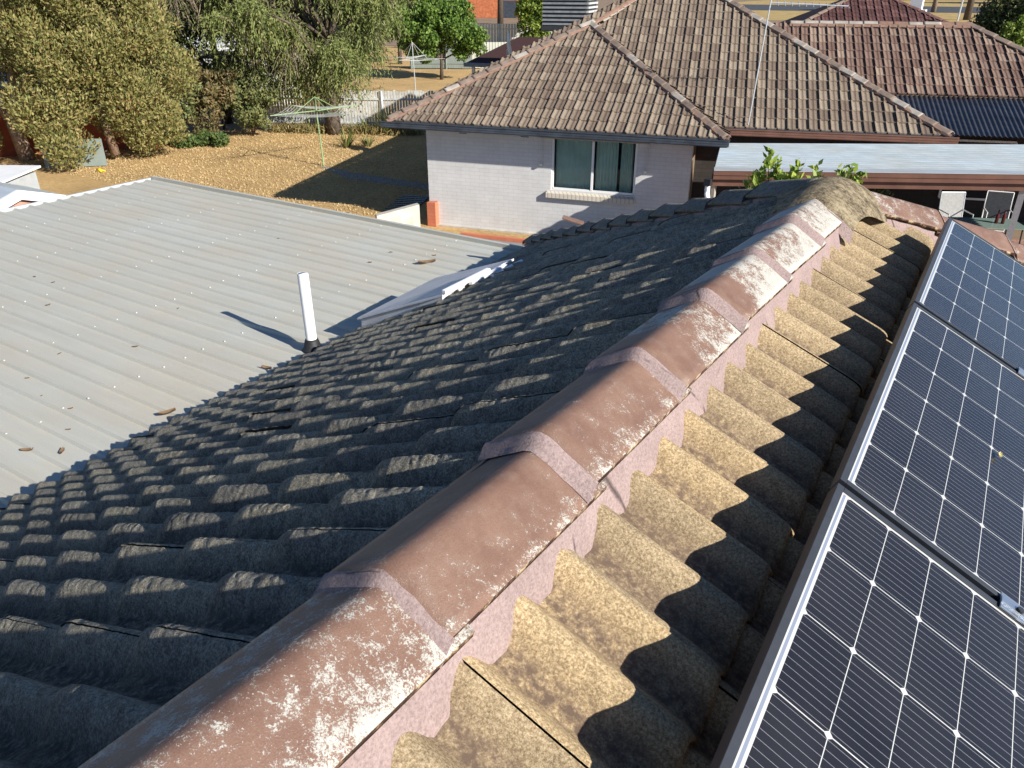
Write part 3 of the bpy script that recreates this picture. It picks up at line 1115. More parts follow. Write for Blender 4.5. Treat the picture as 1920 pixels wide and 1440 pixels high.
ribbed_sheet(-11.55, -4.25, -2.05, 7.45, CZ, 0.205, 'roof_sheet', M['carport'], cp_root)
b = MB()
ox, oy = -cp_root.location.x, -cp_root.location.y
P = lambda x, y, z: (x + ox, y + oy, z)
# edge flashing far side, gutter at the left end, fascia
b.bar(P(-11.6, 7.50, CZ + 0.0), P(-4.6, 7.50, CZ + 0.0), 0.05, 0.10)
b.build('edge_trim', M['carport'], cp_root)
b = MB()
b.bar(P(-11.62, -2.0, CZ - 0.05), P(-11.62, 7.52, CZ - 0.05), 0.012, 0.13)
b.bar(P(-11.55, -2.0, CZ - 0.10), P(-11.55, 7.52, CZ - 0.10), 0.13, 0.012)
b.bar(P(-11.63, -2.0, CZ + 0.018), P(-11.63, 7.52, CZ + 0.018), 0.035, 0.014)
b.build('gutter', M['shed'], cp_root)
for x, y in ((-11.2, 7.2), (-11.2, 2.5), (-11.2, -1.8), (-8.0, 7.2)):
    b = MB(); b.box(P(x, y, CZ / 2 - 0.06), (0.09, 0.09, CZ - 0.12)); b.build('post', M['shed'], cp_root)
sc = MB()
k0 = 0
for col_x in (-10.45, -9.15, -7.9, -6.68, -5.45):
    for k in range(46):
        y = -2.05 + 0.205 * k + 0.205 * 0.85
        if y > 7.4: continue
        if random.random() < 0.06: continue
        c = P(col_x + random.gauss(0, 0.02), y + random.gauss(0, 0.006), CZ + 0.024)
        sc.tube([c, (c[0], c[1], c[2] + 0.008)], [0.0085, 0.0055], 7)
sco = sc.build('screw', M['screw'], cp_root); sco['kind'] = 'stuff'

# vent pipe
vp = empty('vent_pipe', (-4.66, 4.16, CZ), R(0), 'tall white plastic vent pipe with black rubber boot standing at the tile eave', 'vent pipe')
b = MB()
tilt = V(0.0, 0.0, 1)
prof = [(0.052, 0.06), (0.052, 0.69)]
b.tube([(0, 0, 0.05), (0, 0, 0.70)], 0.046, 20, cap=False)
b.tube([(0, 0, 0.70), (0, 0, 0.3)], 0.041, 20, cap=True)
b.build('pipe', M['white_pvc'], vp, True)
b = MB(); b.tube([(0, 0, -0.03), (0, 0, 0.02), (0, 0, 0.05), (0, 0, 0.10), (0, 0, 0.125)], [0.125, 0.10, 0.075, 0.062, 0.052], 20); b.build('boot', M['black_rubber'], vp, True)
vp.rotation_euler = (R(-1), R(-1.5), 0)

# milky skylight over the eave: a flat cover on a low curb, its upper edge stepped into the tiles
ms = empty('skylight', (-3.9, 4.9, 2.9), 0, 'flat milky skylight with white stepped edge on the lower tile slope beside the vent pipe', 'skylight')
def L_(x, y, z): return (x + 3.9, y - 4.9, z - 2.9)
NL, NR, FR, FL = V(*L_(-4.40, 4.46, 2.80)), V(*L_(-3.42, 4.40, 3.235)), V(*L_(-3.42, 5.42, 3.235)), V(*L_(-4.32, 5.46, 2.875))
b = MB(); b.sheet([NL, NR, FR, FL], 0.022)
b.build('cover', M['poly'], ms, False, 0.004)
b = MB()
c_ = (NL + NR + FR + FL) / 4
k_ = [c_ + (q - c_) * 0.955 - V(0, 0, 0.02) for q in (NL, NR, FR, FL)]
b.hexa([q - V(0, 0, 0.10) for q in k_] + k_)
b.build('curb', M['poly'], ms, False, 0.004)
b = MB()
ex = (FR - NR)
for (t0, t1, off, zz) in ((0.0, 0.60, 0.012, 0.006), (0.30, 0.80, 0.045, -0.012), (0.55, 1.02, 0.075, -0.03)):
    p_ = NR + ex * t0 + V(off, 0, zz + 0.012); q_ = NR + ex * t1 + V(off, 0, zz + 0.012)
    b.bar(p_, q_, 0.035, 0.03)
b.build('stepped_edge', M['white_pvc'], ms, False, 0.003)

# litter on the carport
spots = [(-8.56, 3.92, .05), (-8.22, 3.93, .05), (-7.63, 3.54, .06), (-6.48, 4.17, .035), (-6.03, 3.4, .06), (-6.45, 2.97, .045), (-6.22, 2.57, .045), (-5.83, 2.46, .04),
         (-5.17, 2.29, .045), (-5.45, 2.47, .05), (-5.38, 6.79, .07), (-5.55, 6.55, .05), (-5.88, 6.62, .06), (-5.84, 6.21, .06), (-6.9, 5.1, .05), (-9.6, 5.9, .05), (-7.4, 6.3, .05)]
for (x, y, s) in spots:
    dead_leaf('dry_leaf', (x, y, CZ + 0.002), s * 0.75, random.uniform(0, 6), 'small brown dry leaf lying on the grey carport roof', 'dry leaves scattered on the carport')
dead_leaf('dry_leaf', (-5.13, 1.98, CZ + 0.004), 0.085, 0.7, 'largest curled dry leaf on the carport, near the tile edge', None)
dead_leaf('dry_leaf', (-4.92, 2.10, CZ + 0.004), 0.075, 2.4, 'second large dry leaf on the carport, beside the largest curled one', None)
dead_leaf('bark_strip', (-5.27, 6.52, CZ + 0.004), 0.20, 0.9, 'long curled strip of brown bark on the carport beyond the milky sheet', None, None, 'bark', 0.28)
dead_leaf('bark_strip', (-4.76, 2.80, CZ + 0.01), 0.12, 1.2, 'curled tan bark piece wedged against the tile edge of the carport', None, None, 'bark', 0.35)
dead_leaf('bark_strip', (-4.72, 3.70, CZ + 0.01), 0.10, 0.2, 'small bark chip by the tile edge near the vent pipe', None, None, 'bark', 0.35)

# ================================================================== NEIGHBOUR HOUSE
dA = V(0.9703, 0.2419, 0); nA = V(-0.2419, 0.9703, 0)
A0 = V(-12.47, 14.18, 2.5)
WA = 7.72
dB = V(0.9455, 0.3257, 0); nB = V(-0.3257, 0.9455, 0)
D0 = V(-1.12, 18.25, 2.6); WB = 6.0
nh = empty('brick_house', (0, 0, 0), 0, 'neighbouring pale painted brick house with weathered tiled hip roofs', 'house')
PIT = 26.6; TP = math.tan(R(PIT))
EZ = 2.50
# --- left wing, front plane
e0 = A0 - V(0, 0, 0.02)
apexA = A0 + dA * (WA / 2) + nA * (WA / 2) + V(0, 0, WA / 2 * TP)
clipsA = [(tuple(A0), tuple((-dA + nA).normalized())), (tuple(A0 + dA * WA), tuple((dA + nA).normalized()))]
roofA = marseille_field('roof', A0 + nA * 0.04 + V(0, 0, 0.0), dA, nA, WA, 14, M['marseille'], nh, clipsA, PIT)
# --- main wing front plane (hip end), eave mostly hidden behind the left wing
WB2 = 2 * WB
C0 = D0 - dB * WB2
clipsB = [(tuple(C0), tuple((-dB + nB).normalized())), (tuple(D0), tuple((dB + nB).normalized()))]
roofB = marseille_field('roof', C0 + nB * 0.04, dB, nB, WB2, 22, M['marseille'], nh, clipsB, PIT, u0=0.0)
apexB = D0 - dB * WB + nB * WB + V(0, 0, WB * TP)
# --- right wing behind, and its ridge
E0 = V(-6.6, 20.15, 3.0)
ridF0 = V(-5.9, 23.0, 4.36); ridF1 = V(-1.78, 24.42, 4.36)
lenF = 2.62
F0 = ridF0 - nB * (1.36 / TP) - V(0, 0, 1.36)
F1r = ridF1
hipF_n = (dB + nB).normalized()
roofF = marseille_field('roof', F0 - dB * 1.0, dB, nB, 14.0, 9, M['marseille_brown'], nh, [(tuple(ridF1), tuple(hipF_n)), (tuple(ridF1), tuple(nB))], PIT)
up_ = V(0, 0, 1)
# planes that close the roofs (left flank, right flank, far sides)
b = MB()
bk = lambda p: (p.x, p.y, p.z)
Aend = apexA + nA * 4.0
b.add([bk(A0), bk(A0 + nA * 9), bk(Aend), bk(apexA)], [(0, 3, 2, 1)])
B_ = A0 + dA * WA
marseille_field('roof', B_ - dA * 0.04, nA, -dA, 9.0, 13, M['marseille'], nh, [(tuple(B_), tuple((-dA - nA).normalized())), (tuple(apexA), tuple(-dA))], PIT)
b.add([bk(B_ - up_ * 0.03), bk(B_ + nA * 4 - up_ * 0.03), bk(Aend - up_ * 0.03), bk(apexA - up_ * 0.03)], [(0, 1, 2, 3)])
Bend = apexB + nB * 3.5
b.add([bk(C0), bk(C0 + nB * 12), bk(Bend), bk(apexB)], [(0, 3, 2, 1)])
b.add([bk(D0), bk(D0 + nB * 3.2), bk(Bend), bk(apexB)], [(0, 1, 2, 3)])
# underside sheets under each tiled plane so no light leaks
dz = V(0, 0, -0.03)
b.add([bk(A0 + dz), bk(A0 + dA * WA + dz), bk(apexA + dz)], [(0, 1, 2)])
b.add([bk(C0 + dz), bk(D0 + dz), bk(apexB + dz)], [(0, 1, 2)])
Fe = F0 - dB * 1.0 + dz; Fe2 = F0 + dB * 12 + dz
hipend = ridF1 + (dB - nB) * (1.36 / TP) - V(0, 0, 1.36)
b.add([bk(Fe), bk(hipend + dz), bk(ridF1 + dz), bk(ridF0 - dB * 1.0 + dz)], [(0, 1, 2, 3)])
b.add([bk(hipend + dz), bk(hipend + nB * 8 + dz), bk(ridF1 + nB * 5 + dz), bk(ridF1 + dz)], [(0, 1, 2, 3)])
b.add([bk(ridF1), bk(ridF0 - dB), bk(ridF0 - dB + nB * 4 - V(0, 0, 2)), bk(ridF1 + nB * 4 - V(0, 0, 2))], [(0, 1, 2, 3)])
b.build('hidden_roof', M['marseille_brown'], nh)
# caps
def pick_mix(ps):
    return lambda i: ps[(i * 7 + i * i) % len(ps)]
up_ = V(0, 0, 1)
mixA = [M['cap_house'], M['cap_pale'], M['cap_house'], M['cap_house'], M['cap_pale']]
cap_run(A0 + up_ * 0.075 + (dA + nA) * 0.03, apexA + up_ * 0.075, 15, 0.115, 0.062, 0.022, [M['cap_house'], M['cap_house']], roofA, False, None, pick=pick_mix(mixA))
cap_run(A0 + dA * WA + up_ * 0.075 + (-dA + nA) * 0.03, apexA + up_ * 0.075, 15, 0.115, 0.062, 0.022, [M['cap_house'], M['cap_house']], roofA, False, None, pick=pick_mix(mixA))
cap_run(D0 + up_ * 0.075 + (-dB + nB) * 0.03, apexB + up_ * 0.075, 24, 0.115, 0.062, 0.022, [M['cap_house'], M['cap_house']], roofB, False, None, pick=pick_mix([M['cap_house'], M['cap_house'], M['cap_pale'], M['cap_house']]))
cap_run(apexA + up_ * 0.075 + (dB + nB) * 0.2, apexB + up_ * 0.075, 12, 0.115, 0.062, 0.022, [M['cap_house'], M['cap_house']], roofB, False, None, pick=pick_mix([M['cap_pale'], M['cap_house']]))
cap_run(ridF0 + up_ * 0.075, ridF1 + up_ * 0.075, 12, 0.115, 0.062, 0.006, [M['cap_pale'], M['cap_house']], roofF, False, None, pick=lambda i: [M['cap_pale']] * 5 == 0 or (M['cap_pale'] if i in (0, 1, 2, 3, 4, 5, 8, 9) else M['mortar_house']))
cap_run(hipend + up_ * 0.075, ridF1 + up_ * 0.075, 10, 0.115, 0.062, 0.022, [M['cap_house'], M['cap_house']], roofF, False, None, pick=pick_mix([M['cap_house'], M['cap_pale']]))
# bedding strips beside the caps
def bedding(p0, p1, nside, parent, wdt=0.15):
    b = MB()
    p0 = Vector(p0); p1 = Vector(p1); ns = Vector(nside).normalized()
    n = 40; vs = []; fs = []
    for j in range(n + 1):
        p = p0.lerp(p1, j / n)
        for k, (o_, z_) in enumerate(((0.06, 0.05), (0.115, 0.035), (wdt + 0.012 * math.sin(j * 2.2), -0.02 * 0 + 0.0))):
            q = p + ns * o_; vs.append((q.x, q.y, p.z + z_ - o_ * 0.25))
    for j in range(n):
        for k in range(2):
            q = j * 3 + k; fs.append((q, q + 1, q + 4, q + 3)); 
    mesh('mortar_bed', vs, fs, M['mortar_house'], parent)
bedding(A0 + up_ * 0.0, apexA, (dA - nA), roofA)
bedding(A0 + dA * WA, apexA, (-dA - nA), roofA, 0.13)
bedding(D0, apexB, (-dB - nB), roofB, 0.13)
bedding(apexA, apexB, (dB - nB), roofB)
bedding(ridF0, ridF1, -nB, roofF, 0.2)
# corrugated lean-to under the right wing
def corrugated(name, p0, p1, p2, p3, pitch, amp, mat, parent, along='slope'):
    """p0,p1 upper edge, p3,p2 lower edge; waves across p0->p1, running p0->p3"""
    p0, p1, p2, p3 = [Vector(p) for p in (p0, p1, p2, p3)]
    L = (p1 - p0).length
    n = max(8, int(L / pitch * 8))
    ns = 7
    nr = (p1 - p0).cross(p3 - p0).normalized()
    if nr.z < 0: nr = -nr
    vs = []; fs = []
    for j in range(ns):
        t = j / (ns - 1)
        a = p0.lerp(p3, t); b_ = p1.lerp(p2, t)
        for i in range(n + 1):
            s = i / n
            p = a.lerp(b_, s) + nr * (amp * math.sin(2 * math.pi * s * L / pitch))
            vs.append(tuple(p))
    for j in range(ns - 1):
        for i in range(n):
            q = j * (n + 1) + i
            fs.append((q, q + 1, q + n + 2, q + n + 1))
    return mesh(name, vs, fs, mat, parent, True)
lt0 = F0 + dB * 4.3 - nB * 0.0 + V(0, 0, -0.02)
corr = corrugated('lean_to_roof', F0 + dB * 2.3 + V(0, 0, -0.03), F0 + dB * 12 + V(0, 0, -0.03), F0 + dB * 12 - nB * 1.75 - V(0, 0, 0.62), F0 + dB * 2.3 - nB * 1.75 - V(0, 0, 0.62), 0.105, 0.016, M['dark_corr'], nh)
# gutters: quad profile boxes with a lip
def gutter(name, a, b_, n_out, h, wd, mat, parent):
    a = Vector(a); b_ = Vector(b_); n_out = Vector(n_out).normalized()
    m = MB()
    d = (b_ - a)
    m.bar(a + n_out * wd - up_ * h / 2, b_ + n_out * wd - up_ * h / 2, 0.012, h)
    m.bar(a + n_out * (wd + 0.008) - up_ * 0.012, b_ + n_out * (wd + 0.008) - up_ * 0.012, 0.022, 0.024)
    m.bar(a + n_out * (wd + 0.006) - up_ * h * 0.55, b_ + n_out * (wd + 0.006) - up_ * h * 0.55, 0.012, h * 0.18)
    m.bar(a + n_out * wd / 2 - up_ * (h + 0.006), b_ + n_out * wd / 2 - up_ * (h + 0.006), wd, 0.010)
    for p in (a, b_):
        m.box(p + n_out * wd / 2 - up_ * h / 2, (0.008, wd, h * 0.96), (d.normalized(), n_out, up_))
    return m.build(name, mat, parent)
gz = V(0, 0, 0.0)
gutter('gutter', A0 - dA * 0.10 + gz, A0 + dA * (WA + 0.02) + gz, -nA, 0.125, 0.09, M['gutter_grey'], nh)
gutter('gutter', D0 - dB * 4.62 + gz, D0 + dB * 0.08 + gz, -nB, 0.125, 0.10, M['gutter_brown'], nh)
b = MB()
b.bar(A0 - dA * 0.0 - up_ * 0.08 + nA * 0.012, A0 + dA * WA - up_ * 0.08 + nA * 0.012, 0.02, 0.16)
b.bar(A0 + dA * 0.012 - up_ * 0.08, A0 + dA * 0.012 + nA * 8 - up_ * 0.08, 0.02, 0.16)
b.bar(D0 - dB * 4.6 - up_ * 0.08 + nB * 0.012, D0 - up_ * 0.08 + nB * 0.012, 0.02, 0.16)
b.build('fascia', M['gutter_grey'], nh)
# left wing walls
OV = 0.47
wl0 = A0 + dA * 0.80 + nA * OV; wl1 = A0 + dA * 6.98 + nA * OV
WT = 2.37

def wall_with_hole(name, p0, d, n, length, z0, z1, hole, th, mat, parent):
    """a wall as one object whose own x runs along it; hole=(s0,s1,z0,z1)"""
    o = MB()
    s0, s1, h0, h1 = hole
    for (a, b_, c, e) in ((0, s0, z0, z1), (s1, length, z0, z1), (s0, s1, z0, h0), (s0, s1, h1, z1)):
        if b_ - a < 1e-3 or e - c < 1e-3: continue
        o.box(((a + b_) / 2, th / 2, (c + e) / 2), (b_ - a, th, e - c))
    ob = o.build(name, mat, parent)
    ob.location = (p0.x, p0.y, 0)
    ob.rotation_euler = (0, 0, math.atan2(d.y, d.x))
    return ob
LW = 6.18
wn0, wn1, wz0, wz1 = 3.07, 5.01, 1.09, 2.27
wall_with_hole('wall', wl0, dA, nA, LW, -0.16 + 0.16, WT, (wn0, wn1, wz0, wz1), 0.23, M['brick_paint'], nh)
def wallobj(name, p0, d, length, z0, z1, th, mat):
    o = MB(); o.box((length / 2, th / 2, (z0 + z1) / 2), (length, th, z1 - z0))
    ob = o.build(name, mat, nh); ob.location = (p0.x, p0.y, 0); ob.rotation_euler = (0, 0, math.atan2(d.y, d.x)); return ob
wallobj('wall', wl0 + nA * 8.0, -nA, 7.77, 0, WT, 0.23, M['brick_paint'])                 # left flank
wallobj('wall', wl1 + nA * 0.23, nA, 4.2, 0, WT, 0.23, M['brick_tan'])                      # right return, tan brick
wb0 = D0 - dB * 5.2 + nB * 0.46
wallobj('wall', wb0, dB, 4.35, 0, 2.48, 0.23, M['brick_shade'])
wallobj('wall', wb0 + dB * 4.35 + nB * 0.23, nB, 3.4, 0, 2.48, 0.23, M['brick_shade'])
wb1 = wb0 + dB * 4.1 + nB * 3.5
wallobj('wall', wb1, dB, 9.0, 0, 2.6, 0.23, M['brick_shade'])
def rearwin(s0, s1, z0_, z1_):
    m = MB()
    f_ = lambda s_, z_: tuple(wb1 + dB * s_ - nB * 0.02 + V(0, 0, z_ - wb1.z))
    for (a_, b2_) in (((s0, z0_), (s1, z0_)), ((s0, z1_), (s1, z1_)), ((s0, z0_), (s0, z1_)), ((s1, z0_), (s1, z1_))):
        m.bar(f_(*a_), f_(*b2_), 0.05, 0.05, 0, tuple(nB))
    wo = m.build('window', M['white_paint'], nh)
    m = MB(); m.add([f_(s0, z0_), f_(s1, z0_), f_(s1, z1_), f_(s0, z1_)], [(0, 1, 2, 3)]); m.build('pane', M['dark'], wo)
rearwin(0.55, 1.45, 0.9, 1.9)
rearwin(2.2, 3.6, 0.5, 1.9)
# soffit
b = MB()
b.add([bk(A0 - up_ * 0.13), bk(A0 + dA * WA - up_ * 0.13), bk(A0 + dA * WA + nA * 4 - up_ * 0.13), bk(A0 + nA * 8.5 - up_ * 0.13)], [(0, 3, 2, 1)])
b.add([bk(D0 - dB * 5 - up_ * 0.12), bk(D0 - up_ * 0.12), bk(D0 + nB * 3 - up_ * 0.12), bk(D0 - dB * 5 + nB * 3 - up_ * 0.12)], [(0, 3, 2, 1)])
b.build('soffit', M['gutter_grey'], nh)
# window
def wp(s, out, z):      # point on the left wing wall, 'out' metres in front of it
    p = wl0 + dA * s - nA * out
    return V(p.x, p.y, z)
win = MB()
fr = 0.045
win.bar(wp(wn0 + .02, -0.05, wz1 - .03), wp(wn1 - .02, -0.05, wz1 - .03), 0.035, 0.035)
win.bar(wp(wn0 + .02, -0.05, wz0 + .03), wp(wn1 - .02, -0.05, wz0 + .03), 0.05, 0.05)
for s in (wn0 + .025, wn1 - .025):
    win.bar(wp(s, -0.05, wz0), wp(s, -0.05, wz1), 0.05, 0.05, 0, nA)
win.bar(wp(4.02, -0.04, wz0 + .05), wp(4.02, -0.04, wz1 - .05), 0.05, 0.05, 0, nA)
winp = win.build('window', M['white_paint'], nh)
gl = MB()
gl.add([wp(wn0 + .04, -0.06, wz0 + .04), wp(4.02, -0.06, wz0 + .04), wp(4.02, -0.06, wz1 - .04), wp(wn0 + .04, -0.06, wz1 - .04)], [(0, 1, 2, 3)])
gl.add([wp(4.02, -0.045, wz0 + .04), wp(wn1 - .04, -0.045, wz0 + .04), wp(wn1 - .04, -0.045, wz1 - .04), wp(4.02, -0.045, wz1 - .04)], [(0, 1, 2, 3)])
gl.build('pane', M['glass'], winp)
cu = []; cf = []
segs = [(wn0 + 0.05, wn0 + 0.9, 0.03), (4.06, 4.55, 0.05), (4.62, wn1 - 0.12, 0.05)]
cm = MB()
for (a, b_, am) in segs:
    n = 40; vs = []; fs = []
    for i in range(n + 1):
        s = a + (b_ - a) * i / n
        o_ = -0.20 - am * (0.5 + 0.5 * math.sin(i * 1.05 + a * 9))
        for z in (wz0 + 0.01, wz1):
            pull = 0.0
            vs.append(wp(s, o_, z))
    for i in range(n):
        fs.append((2 * i, 2 * i + 2, 2 * i + 3, 2 * i + 1))
    cm.add(vs, fs)
cm.build('curtain', M['curtain'], winp, True)
rm = MB()
p = [wp(wn0, -0.24, wz0 - .05), wp(wn1, -0.24, wz0 - .05), wp(wn1, -2.5, wz0 - .05), wp(wn0, -2.5, wz0 - .05), wp(wn0, -0.24, wz1 + .05), wp(wn1, -0.24, wz1 + .05), wp(wn1, -2.5, wz1 + .05), wp(wn0, -2.5, wz1 + .05)]
rm.add(p, [(0, 1, 2, 3), (7, 6, 5, 4), (1, 5, 6, 2), (2, 6, 7, 3), (3, 7, 4, 0)])
rm.build('room_lining', M['room'], winp)
sill = MB()
q = [wp(wn0 - 0.09, 0.0, wz0 - 0.16), wp(wn1 + 0.02, 0.0, wz0 - 0.16), wp(wn1 + 0.02, 0.10, wz0 - 0.16), wp(wn0 - 0.09, 0.10, wz0 - 0.16)]
q2 = [wp(wn0 - 0.09, -0.06, wz0 - 0.002), wp(wn1 + 0.02, -0.06, wz0 - 0.002), wp(wn1 + 0.02, 0.10, wz0 - 0.055), wp(wn0 - 0.09, 0.10, wz0 - 0.055)]
sill.hexa([q[3], q[2], q[1], q[0], q2[3], q2[2], q2[1], q2[0]])
so_ = sill.build('sill', M['brick_sill'], winp)
# awning pelmet and side guides
b = MB()
b.bar(wp(2.83, 0.055, 2.30), wp(5.27, 0.055, 2.30), 0.10, 0.10)
pel = b.build('awning', M['beige'], nh)
for s in (2.86, 5.24):
    b = MB(); b.bar(wp(s, 0.045, 2.26), wp(s, 0.045, 1.66), 0.018, 0.018, 0, nA); b.box(wp(s - 0.02, 0.06, 1.655), (0.06, 0.05, 0.05), (dA, nA, up_)); b.build('guide_rail', M['alu'], pel)
# vent bricks
for (s, z) in ((0.93, 2.27), (2.43, 2.27)):
    b = MB()
    for k in range(2):
        b.box(wp(s, 0.001, z - 0.035 * k), (0.19, 0.006, 0.016), (dA, nA, up_))
    b.build('vent', M['dark'], nh)
# pale base ledge and red strip along the wall foot
b = MB(); b.bar(wp(-0.02, 0.04, 0.0), wp(LW, 0.04, 0.0), 0.08, 0.08); b.build('plinth', M['concrete'], nh)

# antenna
an = empty('antenna', (-5.02, 17.60, 2.42), 0, 'thin tv antenna mast rising from the brown gutter with a comb of short rods', 'antenna')
b = MB(); b.tube([(0.10, -0.55, 0.05), (0.20, -0.45, 2.62)], 0.014, 6); b.build('mast', M['galv'], an)
b = MB()
bs = V(0.20, -0.45, 2.56)
e = bs + V(1.35, 0.62, -0.06)
b.tube([bs, e], 0.012, 5)
for k in range(11):
    c = bs.lerp(e, (k + 1) / 11)
    sd = V(-0.35, 0.9, 0.25) * (0.17 - 0.006 * k)
    b.tube([c - sd, c + sd], 0.008, 4)
b.build('boom', M['galv'], an)

# retaining corner pieces by the left wing
b = MB()
st = MB(); st.hexa([(-11.80, 14.70, 0), (-11.56, 14.74, 0), (-11.66, 15.5, 0), (-11.9, 15.5, 0), (-11.80, 14.70, 0.58), (-11.56, 14.74, 0.60), (-11.66, 15.5, 0.62), (-11.9, 15.5, 0.60)])
# a low salmon wall end, and a pale concrete wall in front of it
o = st.build('low_wall', M['brick_step'], None, False, 0.01); tag(o, 'low salmon painted wall end against the pale brick house corner', 'wall')
st = MB(); st.hexa([(-12.40, 13.55, 0), (-11.86, 14.50, 0), (-12.02, 14.62, 0), (-12.56, 13.67, 0), (-12.40, 13.55, 0.42), (-11.86, 14.50, 0.56), (-12.02, 14.62, 0.56), (-12.56, 13.67, 0.42)])
o = st.build('low_wall', M['concrete'], None, False, 0.01); tag(o, 'pale concrete wall stub between the carport and the salmon wall end', 'wall')
st = MB(); st.bar((-10.6, 14.45, 0.045), (-5.6, 15.50, 0.045), 0.10, 0.09)
o = st.build('garden_edging', M['brick_step'], None, False, 0.01); tag(o, 'long red brick edging strip at the foot of the pale wall', 'edging')
g1 = empty('slatted_mat', (-13.8, 16.0, 0), 0, 'dark slatted mat lying on the shaded lawn beside the house', 'mat')
b = MB()
for k in range(9):
    t = k / 8
    a = V(0.2, -0.85, 0.03).lerp(V(-0.4, 0.6, 0.03), t); c = V(0.95, -0.55, 0.03).lerp(V(0.35, 0.9, 0.03), t)
    b.bar(a, c, 0.12, 0.035)
b.build('slat', M['steel_dark'], g1)

# ------------------------------------------------------------------ patio roof
pr = empty('patio_roof', (0, 0, 0), 0, 'flat silver corrugated patio roof with brown fascia against the brick house', 'patio roof')
q0 = V(-5.22, 16.35, 2.36); q3 = V(-4.56, 14.06, 2.27)
LP = 9.0
q1 = q0 + dB * LP + up_ * 0.037 * LP; q2 = q3 + dB * LP + up_ * 0.037 * LP
corrugated('roof_sheet', q0, q3, q2, q1, 0.152, 0.014, M['patio_sheet'], pr)
b = MB()
e1 = q3 - nB * 0.03; e2 = q2 - nB * 0.03
b.bar(e1 + nB * 0.13 + up_ * 0.028, e2 + nB * 0.13 + up_ * 0.028, 0.27, 0.012)
b.build('flashing', M['shed'], pr)
b = MB()
b.bar(e1 - up_ * 0.06, e2 - up_ * 0.06, 0.02, 0.15)
b.bar(e1 - nB * 0.012 - up_ * 0.035, e2 - nB * 0.012 - up_ * 0.035, 0.02, 0.04)
b.bar(e1 - nB * 0.012 - up_ * 0.11, e2 - nB * 0.012 - up_ * 0.11, 0.02, 0.04)
b.build('gutter', M['gutter_brown'], pr)
b = MB(); b.bar(e1 + nB * 0.06 - up_ * 0.20, e2 + nB * 0.06 - up_ * 0.20, 0.04, 0.12)
b.bar(q0 + up_ * -0.12, q3 + up_ * -0.12, 0.05, 0.16)
b.build('fascia', M['gutter_brown'], pr)
for t in (0.02, 5.15):
    c = q3 + dB * t + nB * 0.12
    b = MB(); b.box((c.x, c.y, (2.10 + 0.037 * t) / 2), (0.10, 0.10, 2.10 + 0.037 * t)); b.build('post', M['beige'] if t < 1 else M['galv'], pr)
dp = empty('downpipe', (-4.62, 13.98, 0), 0, 'white plastic downpipe with an offset bend at the patio roof corner', 'downpipe')
b = MB(); b.tube([(0, 0, 2.05), (0, 0, 1.95), (0.01, -0.02, 1.88), (0.07, -0.08, 1.76), (0.08, -0.09, 1.68), (0.08, -0.09, 0)], 0.048, 12); b.build('pipe', M['white_pvc'], dp, True)
b = MB(); b.box((0, 0, 2.09), (0.12, 0.12, 0.12)); b.build('outlet', M['black_rubber'], dp)

# patio furniture
def patio_chair(loc, rz, lab, sling, framem):
    t = empty('patio_chair', loc, rz, lab, 'chair', 'chairs on the patio')
    b = MB()
    # seat facing local -y
    for s in (-0.27, 0.27):
        b.tube([(s, -0.25, 0), (s, -0.25, 0.42), (s, 0.22, 0.40), (s, 0.36, 1.00)], 0.014, 6)
        b.tube([(s, 0.22, 0.40), (s, 0.34, 0)], 0.014, 6)
        b.tube([(s, -0.25, 0.42), (s, -0.22, 0.63), (s, 0.26, 0.62)], 0.014, 6)
    b.tube([(-0.27, 0.36, 1.00), (0.27, 0.36, 1.00)], 0.014, 6)
    b.tube([(-0.27, 0.3, 0.1), (0.27, 0.3, 0.1)], 0.012, 6)
    b.build('chair_frame', framem, t)
    b = MB(); b.hexa([(-0.255, -0.24, 0.395), (0.255, -0.24, 0.395), (0.255, 0.21, 0.375), (-0.255, 0.21, 0.375), (-0.255, -0.24, 0.405), (0.255, -0.24, 0.405), (0.255, 0.21, 0.385), (-0.255, 0.21, 0.385)]); b.build('seat', sling, t)
    b = MB(); b.hexa([(-0.255, 0.225, 0.42), (0.255, 0.225, 0.42), (0.255, 0.235, 0.42), (-0.255, 0.235, 0.42), (-0.255, 0.350, 0.99), (0.255, 0.350, 0.99), (0.255, 0.360, 0.99), (-0.255, 0.360, 0.99)]); b.build('backrest', sling, t)
    return t
patio_chair((-0.80, 20.35, 0.012), R(30), 'patio chair with pale grey fabric back left of the glass table', M['sling'], M['galv'])
patio_chair((0.02, 20.95, 0.012), R(12), 'dark backed patio chair with a bright frame behind the glass table', M['steel_dark'], M['white_paint'])
tb = empty('patio_table', (-0.12, 19.35, 0.012), R(25), 'rectangular glass topped patio table under the silver roof', 'table')
b = MB(); b.box((0, 0, 0.71), (1.35, 0.85, 0.012)); 
tg = plain('greenish_table_glass', (0.22, 0.30, 0.26), 0.06, 0, 0.05, 5, spec=0.8)
b.build('table_top', tg, tb, False, 0.003)
b = MB()
for sx in (-0.6, 0.6):
    for sy in (-0.36, 0.36):
        b.tube([(sx, sy, 0), (sx * 0.94, sy * 0.94, 0.70)], 0.016, 6)
for (a, c) in (((-0.6, -0.36), (0.6, -0.36)), ((0.6, -0.36), (0.6, 0.36)), ((0.6, 0.36), (-0.6, 0.36)), ((-0.6, 0.36), (-0.6, -0.36))):
    b.tube([(a[0] * .94, a[1] * .94, 0.69), (c[0] * .94, c[1] * .94, 0.69)], 0.012, 6)
b.build('table_frame', M['steel_dark'], tb)
